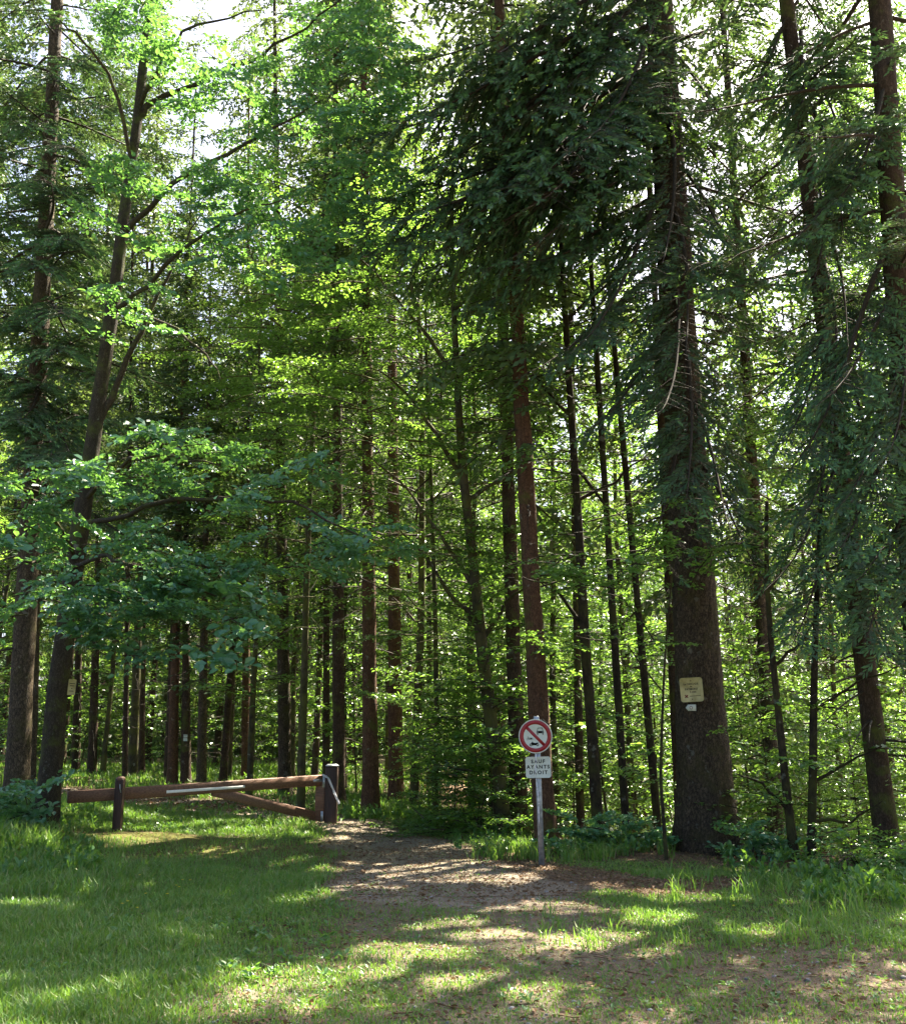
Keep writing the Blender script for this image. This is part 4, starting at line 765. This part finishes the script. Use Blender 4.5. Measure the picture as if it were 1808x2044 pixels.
# buttercups
M['petal'] = plain('yellow_petals', (0.62, 0.50, 0.02), .5, trans=.2); M['stem'] = plain('green_stems', (.06, .13, .03), .6)
def flower(px, py):
    d = ray(px, py); tt = -(EYE - .12) / d[2]; c = np.array([0, 0, EYE]) + d * tt; b = on(c[0], c[1]); top = b + np.array([.01, 0, .12])
    root = thing('buttercup', 'small yellow buttercup in the shaded grass', 'flower', b, 'yellow buttercups in the grass')
    g = Geo(); g.tube(np.array([[0, 0, 0], (top - b) * .5 + [.006, 0, 0], top - b]), np.array([.0016, .0014, .001]), 4); obj('stem', g.mesh('stem'), M['stem'], root)
    a = np.linspace(0, 6.283, 5, endpoint=False); dd = nrm(np.stack([np.cos(a), np.sin(a), np.full(5, .5)], 1)); g = Geo(); g.quads(leaf_quads(np.tile(top - b, (5, 1)), dd, np.tile([0, 0, 1.0], (5, 1)) - dd * .4, np.full((5, 1), .018), np.full((5, 1), .018))); obj('petals', g.mesh('petals'), M['petal'], root)
for px, py in ((289, 1782), (332, 1784), (253, 1798), (272, 1811), (363, 1753), (350, 1764), (356, 1768), (378, 1753), (242, 1803), (277, 1749), (1520, 1860), (1462, 1809)): flower(px, py)

# ------------------------------------------------------------------ wooden barrier
M['wood'] = plain('barrier_timber', (0.15, 0.078, 0.045), .65, var=.35, scale=9, bump=.3, stretch=(.6, 6, 6), spec=.4)
M['wood_dark'] = plain('stained_post_timber', (0.034, 0.016, 0.010), .6, var=.45, scale=9, bump=.3, stretch=(6, 6, .6), spec=.4)
M['white'] = plain('white_paint', (.75, .75, .72), .5, var=.06, scale=30); M['zinc'] = plain('galvanised_steel', (.30, .32, .33), .42, .75, var=.3, scale=18); M['ribbon'] = plain('white_plastic_tape', (.8, .8, .82), .4, trans=.35); M['redtape'] = plain('red_tape_print', (.6, .06, .05), .4)
hp = on(-2.42, 20.8); lp = on(W(233, 1675, 18.3)[0], 18.3)
def beam_between(g, a, b, w, h, ext=0.0):
    a = np.asarray(a, float); b = np.asarray(b, float); v = b - a; L = np.linalg.norm(v); x = v / L; y = nrm(np.cross([0, 0, 1.0], x)); z = np.cross(x, y); boxmesh(g, (a + b) / 2, (L + ext, w, h), np.stack([x, y, z], 1), .012)
gate = thing('barrier_gate', 'brown timber forest barrier with white strip, diagonal brace and hinge post', 'barrier', hp)
def part(name, geo, m, parent=gate, off=hp):
    geo.V = [v - np.asarray(off) for v in geo.V]; return obj(name, geo.mesh(name), M[m], parent)
VZ = np.stack([[0, 0, 1.0], [1.0, 0, 0], [0, 1.0, 0]], 1)          # box swept along z
def post(c, w, d, h, bev=.02, cap=.05):
    g = Geo(); c = np.asarray(c, float); rings = []
    for z, k in ((-.3, 1), (h - cap, 1), (h - cap * .3, .94), (h, .72), (h, .001)):
        s = np.array([[-1 + .15, -1], [1 - .15, -1], [1, -1 + .15], [1, 1 - .15], [1 - .15, 1], [-1 + .15, 1], [-1, 1 - .15], [-1, -1 + .15]]) * [w / 2 * k, d / 2 * k]; rings.append(np.column_stack([s, np.full(8, z)]))
    g.grid(np.array(rings) + c); return g
part('hinge_post', post(hp, .24, .22, 1.17, cap=.04), 'wood_dark')
g = Geo(); rings = [np.column_stack([np.array([[-1, -1], [1, -1], [1, 1], [-1, 1]]) * s, np.full(4, z)]) for s, z in ((.001, 1.172), (.125, 1.172), (.125, 1.18), (.085, 1.21), (.001, 1.21))]; g.grid(np.array(rings) + hp); part('post_cap', g, 'zinc')
bt = hp + [-.20, -.02, .90]; bl_ = np.array([W(135, 1592, 18.0)[0], 18.0, 0]); bl_[2] = W(135, 1592, 18.0)[2]
dirb = (bl_ - bt) / np.linalg.norm(bl_ - bt)
g = Geo(); beam_between(g, bl_, bt + dirb * -.10, .12, .205); beam = part('beam', g, 'wood')
def onbeam(px, off): # a point on the beam's front face seen at px
    lo, hi = 0.0, 1.0
    for _ in range(40):
        mid = (lo + hi) / 2; p = bl_ + (bt - bl_) * mid; x = CX + FPX * p[0] / (p[1] * _f[1] + (p[2] - EYE) * _f[2]); lo, hi = (mid, hi) if x < px else (lo, mid)
    yv = nrm(np.cross([0, 0, 1.0], -dirb)); yv = yv if yv[1] < 0 else -yv
    return bl_ + (bt - bl_) * lo + yv * off
zb = np.array([0, 0, -.02]); g = Geo(); beam_between(g, onbeam(330, .064) + zb, onbeam(486, .064) + zb, .004, .048); s_ = part('reflective_strip', g, 'white', beam); s_['label'] = 'white strip on the beam face'
st = hp + [-.215, -.02, .0]; g = Geo(); boxmesh(g, st + [0, 0, .50], (.76, .19, .12), VZ, .012); part('stile', g, 'wood')
g = Geo(); beam_between(g, onbeam(425, 0) - [0, 0, .06], st + [-.08, 0, .20], .10, .185); part('brace', g, 'wood')
g = Geo(); yv = np.array([0, -1.0, 0]); beam_between(g, onbeam(622, .068) + [0, 0, .0], onbeam(652, .068), .005, .055); boxmesh(g, onbeam(652, .072) + [.012, 0, -.03], (.22, .045, .006), VZ, .002); part('corner_bracket', g, 'zinc')
g = Geo(); boxmesh(g, st + [.05, -.075, .21], (.2, .05, .006), VZ, .002); part('corner_bracket', g, 'zinc')
g = Geo(); boxmesh(g, hp + [-.10, -.03, .25], (.05, .05, .05), VZ, .01); boxmesh(g, hp + [-.10, -.03, .75], (.05, .05, .05), VZ, .01); part('hinge', g, 'zinc')
latch = thing('latch_post', 'short round-topped brown post where the barrier beam rests', 'post', lp)
part('post', post(lp + [0, -.02, 0], .145, .145, .90, cap=.045), 'wood_dark', latch, lp)
g = Geo(); rings = [np.column_stack([np.cos(np.linspace(0, 6.283, 10, endpoint=False)) * s, np.sin(np.linspace(0, 6.283, 10, endpoint=False)) * s - .02, np.full(10, z)]) for s, z in ((.08, .87), (.085, .885), (.08, .91), (.05, .93), (.001, .935))]; g.grid(np.array(rings) + lp); part('post_cap', g, 'wood', latch, lp)
g = Geo(); g.tube(np.array([[.02, -.095, .80], [.03, -.12, .78], [.035, -.12, .72], [.045, -.10, .66]]) + lp, np.full(4, .008), 6); part('hook', g, 'zinc', latch, lp)
def tape(name, label, pts, w, seed, tw=0.0):
    P = np.array(pts, float); n = len(P); s = np.linspace(0, n - 1, n * 8); P = np.stack([np.interp(s, np.arange(n), P[:, k]) for k in range(3)], 1)
    for _ in range(8): P[1:-1] = .5 * P[1:-1] + .25 * (P[:-2] + P[2:])
    g = np.random.default_rng(seed); ph = np.cumsum(g.normal(0, .25 + tw, len(P))); T = nrm(np.gradient(P, axis=0)); a = nrm(np.cross(T, [0, 1.0, 0])); b = np.cross(T, a); sd = a * np.cos(ph)[:, None] + b * np.sin(ph)[:, None]
    G_ = Geo(); nb = np.cross(T, sd) * .0012; G_.grid(np.stack([P - sd * w / 2 + nb, P + sd * w / 2 + nb, P + sd * w / 2 - nb, P - sd * w / 2 - nb], 1)); o = obj(name, G_.mesh(name), M['ribbon']); tag(o, label, 'tape'); return o
q = lambda px, py, y: W(px, py, y)
yg = hp[1] - .13
tape('barrier_tape', 'white plastic tape tied at the barrier hinge and hanging over its post', [q(643, 1547, yg - .06), q(650, 1550, yg - .06), q(655, 1553, yg - .05), q(659, 1562, yg - .04), q(667, 1582, yg - .04), q(677, 1605, yg - .04)][:6], .045, 3, .03)

# ------------------------------------------------------------------ road sign
M['red'] = plain('sign_red', (.25, .006, .010), .35, spec=.5); M['signwhite'] = plain('sign_white', (.50, .54, .45), .4, var=.05, scale=12); M['black'] = plain('sign_black', (.0025, .0025, .0025), .7, spec=.15); M['grey'] = plain('sign_back_grey', (.22, .25, .25), .5, .3)
YS = 14.55; sb = on(W(1081, 1722, YS)[0], YS); stp = W(1070, 1430, YS)
sign = thing('road_sign', 'round red and white no motor vehicles sign on a grey metal post', 'road sign', sb)
ax = nrm(stp - sb)
def spart(name, geo, m, parent=sign): geo.V = [v - sb for v in geo.V]; return obj(name, geo.mesh(name), M[m] if isinstance(m, str) else m, parent)
xv = np.array([math.cos(R(-7)), math.sin(R(-7)), 0]); xv = nrm(xv - ax * (xv @ ax)); nv = np.cross(xv, ax)      # nv towards the camera (-y)
if nv[1] > 0: nv = -nv
zv = ax
B = lambda c, x, z, n=0.0: c + xv * x + zv * z + nv * n
Lp = np.linalg.norm(stp - sb); g = Geo(); boxmesh(g, sb + ax * (Lp / 2 - .15), (Lp + .3, .08, .04), np.stack([ax, xv, nv], 1), .008); spart('post', g, 'zinc')
dc = W(1068.5, 1470, YS - .05); RD = .232
def disc(g, c, prof, n=56):
    th = np.linspace(0, 2 * np.pi, n, endpoint=False); g.grid(np.array([c + (np.cos(th)[:, None] * xv + np.sin(th)[:, None] * zv) * r + nv * d for r, d in prof]))
g = Geo(); disc(g, dc, ((.001, -.028), (RD, -.028), (RD + .004, -.02), (RD + .004, .0), (RD, .003), (RD - .004, .001), (.001, .001))); dob = spart('disc', g, 'signwhite')
g = Geo(); disc(g, dc, ((RD - .010, .0012), (RD - .010, .0022), (.166, .0022), (.166, .0012)))
spart('red_ring', g, 'red', dob)
def poly(g, c, pts, d0=.0012, d1=.0026):
    """flat extruded polygon as a fan of quads"""
    P = np.array(pts, float); n = len(P); ce = P.mean(0)
    top = np.array([B(c, x, z, d1) for x, z in P]); bot = np.array([B(c, x, z, d0) for x, z in P]); m = B(c, ce[0], ce[1], d1)
    g.grid(np.stack([bot, top, np.array([m + (t_ - m) * .001 for t_ in top])]))
g = Geo(); a = R(-46); dv = np.array([math.cos(a), math.sin(a)]); pv = np.array([-dv[1], dv[0]]); poly(g, dc, [dv * .17 + pv * .021, dv * .17 - pv * .021, -dv * .17 - pv * .021, -dv * .17 + pv * .021], .0012, .0030); spart('slash_bar', g, 'red', dob)
def ring(g, c, x, z, r0, r1, n=18):
    th = np.linspace(0, 2 * np.pi, n, endpoint=False); g.grid(np.array([[B(c, x + math.cos(t) * r, z + math.sin(t) * r, d) for t in th] for r, d in ((r1, .0012), (r1, .0024), (r0, .0024), (r0, .0012))]))
g = Geo(); cx, cz = .068, .062                                       # car seen from the front
for pts in ([(-.050, -.022), (.050, -.022), (.052, .004), (.040, .010), (-.040, .010), (-.052, .004)], [(-.036, .046), (.036, .046), (.034, .054), (-.034, .054)], [(-.042, .008), (-.035, .008), (-.028, .048), (-.036, .050)], [(.042, .008), (.035, .008), (.028, .048), (.036, .050)], [(-.042, -.046), (-.030, -.046), (-.030, -.020), (-.042, -.020)], [(.042, -.046), (.030, -.046), (.030, -.020), (.042, -.020)]):
    poly(g, dc, [(x + cx, z + cz) for x, z in pts])
spart('car_symbol', g, 'black', dob)
g = Geo()
for s in (-1, 1): ring(g, B(dc, cx + s * .036, cz - .006, .0015), 0, 0, .0005, .007, 10)
spart('headlight_dot', g, 'signwhite', dob)
g = Geo(); cx, cz = -.022, -.108; ring(g, dc, cx - .046, cz - .008, .011, .020); ring(g, dc, cx + .046, cz - .008, .011, .020); ring(g, dc, cx - .046, cz - .008, .0005, .005, 8); ring(g, dc, cx + .046, cz - .008, .0005, .005, 8)
for pts in ([(-.030, -.016), (.030, -.016), (.052, .016), (.020, .014), (-.005, .022), (-.034, .024), (-.040, .012)], [(-.046, -.008), (-.040, -.004), (-.026, .032), (-.032, .034)], [(-.032, .030), (-.012, .034), (-.014, .028), (-.030, .024)], [(.01, .014), (.056, .024), (.058, .014), (.03, .006)]): poly(g, dc, [(x + cx, z + cz) for x, z in pts])
spart('motorcycle_symbol', g, 'black', dob)
g = Geo(); cx, cz = -.082, -.026; ring(g, dc, cx - .028, cz - .010, .0125, .0155); ring(g, dc, cx + .030, cz - .010, .0125, .0155)
for pts in ([(-.010, -.016), (.030, -.014), (.034, .006), (.016, -.002), (-.006, -.004)], [(-.029, -.010), (-.026, -.010), (-.018, .020), (-.022, .020)], [(-.022, .014), (-.004, .006), (-.004, .002), (-.022, .008)], [(-.030, .024), (-.014, .022), (-.014, .018), (-.030, .020)], [(.002, .010), (.024, .004), (.024, .000), (.002, .004)], [(-.028, -.008), (.0, -.004), (.0, -.007), (-.028, -.011)]): poly(g, dc, [(x + cx, z + cz) for x, z in pts])
spart('moped_symbol', g, 'black', dob)
pc = W(1074, 1532, YS - .05)
def rrect(w, h, r, n=6):
    out = []
    for cx_, cz_, a0 in ((w / 2 - r, h / 2 - r, 0), (-w / 2 + r, h / 2 - r, 90), (-w / 2 + r, -h / 2 + r, 180), (w / 2 - r, -h / 2 + r, 270)):
        for k in range(n): a = R(a0 + 90 * k / (n - 1)); out.append((cx_ + r * math.cos(a), cz_ + r * math.sin(a)))
    return out
def plate(g, c, w, h, r, d0, d1, rim=.004):
    P = np.array(rrect(w, h, r)); Pi = np.array(rrect(w - 2 * rim, h - 2 * rim, r * .8)); rows = [[B(c, x * .001, z * .001, d0) for x, z in P], [B(c, x, z, d0) for x, z in P], [B(c, x, z, d1) for x, z in P], [B(c, x, z, d1 - .0015) for x, z in Pi], [B(c, x * .001, z * .001, d1 - .0015) for x, z in Pi]]; g.grid(np.array(rows))
g = Geo(); plate(g, pc, .352, .288, .035, -.028, .002); pan = spart('panel', g, 'signwhite')
def text_mesh(s, size, space=1.0, bold=.0):
    cu = bpy.data.curves.new('text', 'FONT'); cu.body = s; cu.size = size; cu.align_x = 'CENTER'; cu.align_y = 'CENTER'; cu.space_character = space; cu.offset = bold; cu.extrude = .0006; cu.resolution_u = 4
    o = bpy.data.objects.new('text', cu); C.objects.link(o); bpy.context.view_layer.update()
    me = bpy.data.meshes.new_from_object(o.evaluated_get(bpy.context.evaluated_depsgraph_get())); bpy.data.objects.remove(o); return me
def put_text(s, size, c, xvec, zvec, nvec, m, parent, origin, name='lettering', **kw):
    me = text_mesh(s, size, **kw); me.transform(Matrix(((xvec[0], zvec[0], nvec[0], c[0] - origin[0]), (xvec[1], zvec[1], nvec[1], c[1] - origin[1]), (xvec[2], zvec[2], nvec[2], c[2] - origin[2]), (0, 0, 0, 1)))); me.materials.clear(); return obj(name, me, M[m], parent)
for s, z in (('SAUF', .078), ('AYANTS', .004), ('DROIT', -.072)): put_text(s, .068, B(pc, 0, z, .0018), xv, zv, nv, 'black', pan, sb, space=1.35, bold=.0022)
g = Geo(); boxmesh(g, B(sb + ax * (Lp - .30), 0, 0, .035), (.30, .03, .012), np.stack([xv, ax, nv], 1), .003); boxmesh(g, B(sb + ax * (Lp - .70), 0, 0, .035), (.24, .03, .012), np.stack([xv, ax, nv], 1), .003); spart('mounting_rail', g, 'zinc')
yt = YS - .085
tape('sign_tape', 'twisted white plastic tape dangling from the sign over its text panel', [q(1069, 1505, yt + .03), q(1069.5, 1512, yt), q(1068.5, 1535, yt), q(1069, 1552, yt), q(1072, 1575, yt), q(1074, 1592, yt), q(1075, 1605, yt), (q(1074.5, 1620, yt)), q(1076, 1645, yt)], .019, 8, .22)

# ------------------------------------------------------------------ plates on the trees
M['cream'] = plain('weathered_cream_plate', (.30, .26, .085), .5, col2=(.46, .41, .19), var=.25, scale=7); M['ink'] = plain('faded_dark_ink', (.018, .016, .004), .6); M['darkred'] = plain('dark_red_paint', (.12, .006, .006), .5)
def framed(tilt, yaw):
    x = np.array([math.cos(R(tilt)) * math.cos(R(yaw)), math.cos(R(tilt)) * math.sin(R(yaw)), math.sin(R(tilt))]); z = np.array([-math.sin(R(tilt)), 0, math.cos(R(tilt))]); z = nrm(z - x * (x @ z)); n = np.cross(x, z); return x, z, (n if n[1] < 0 else -n)
xv, zv, nv = framed(2.5, -12); YP = YB - .455
pc = W(1380, 1377, YP); root = thing('trail_plate', 'weathered cream trail plate with faded text and red cross on the huge fir', 'sign', pc)
def ppart(name, geo, m, parent): geo.V = [v - pc for v in geo.V]; return obj(name, geo.mesh(name), M[m], parent)
g = Geo(); plate(g, pc, .345, .37, .04, -.012, .003, .003); pl = ppart('plate', g, 'cream', root)
for s, sz, x, z in (('La CASCADE', .040, -.005, .086), ('de', .034, -.005, .048), ('FAYMONT', .042, 0, .008), ('5 min', .042, .018, -.034)): put_text(s, sz, B(pc, x, z, .0022), xv, zv, nv, 'ink', pl, pc, bold=.0012)
g = Geo(); poly(g, pc, [(-.04, -.094), (.128, -.090), (.128, -.098), (-.04, -.102)], .0015, .0026); ppart('rule_line', g, 'ink', pl)
g = Geo()
for s in (-1, 1):
    d = np.array([math.cos(R(42)), s * math.sin(R(42))]); p = np.array([-d[1], d[0]]); o_ = np.array([-.085, -.098]); poly(g, pc, [o_ + d * .03 + p * .008, o_ + d * .03 - p * .008, o_ - d * .03 - p * .008, o_ - d * .03 + p * .008], .0015, .0026 + .0004 * (s + 1))
ppart('red_cross', g, 'darkred', pl)
for x, z in ((-.002, .135), (.0, -.145)):
    g = Geo(); th = np.linspace(0, 6.283, 10, endpoint=False); g.grid(np.array([[B(pc, x + math.cos(t) * r, z + math.sin(t) * r, d) for t in th] for r, d in ((.009, .0015), (.008, .005), (.001, .006))])); ppart('nail', g, 'twig', pl)
pc = W(1379, 1413, YP); xv, zv, nv = framed(0, -12); root = thing('arrow_plate', 'small white arrow plate pointing left with a red ring on the huge fir', 'sign', pc)
g = Geo(); P = [(-.082, 0), (-.045, .048), (.075, .048), (.075, -.048), (-.045, -.048)]; g.grid(np.array([[B(pc, x * k, z * k, d) for x, z in P] for k, d in ((.001, -.01), (1, -.01), (1, .002), (.001, .002))])); pl = ppart('plate', g, 'signwhite', root)
g = Geo(); ring(g, pc, .0, 0, .017, .025); ppart('red_ring', g, 'darkred', pl)
YO = 17.6 - .05; pc = W(143.5, 1372, YO); xv, zv, nv = framed(-2, 35); root = thing('marker_plate', 'narrow pale text plate fixed to the right side of the leaning oak', 'sign', pc)
g = Geo(); plate(g, pc, .13, .27, .012, -.008, .003, .003); pl = ppart('plate', g, 'cream', root)
g = Geo()
for z, w in ((.062, .045), (.024, .035), (-.02, .012), (-.066, .035)): poly(g, pc, [(-w, z - .006), (w, z - .006), (w, z + .006), (-w, z + .006)], .0015, .003)
ppart('text_line', g, 'ink', pl)
pc = W(370, 1473, 33 - .19); xv, zv, nv = framed(0, 0); root = thing('trail_blaze', 'tiny white two-square trail blaze on a brown spruce beyond the gate', 'sign', pc)
for z in (.055, -.055):
    g = Geo(); plate(g, pc + zv * z, .12, .095, .008, -.03, .003, .003); ppart('plate', g, 'signwhite', root)
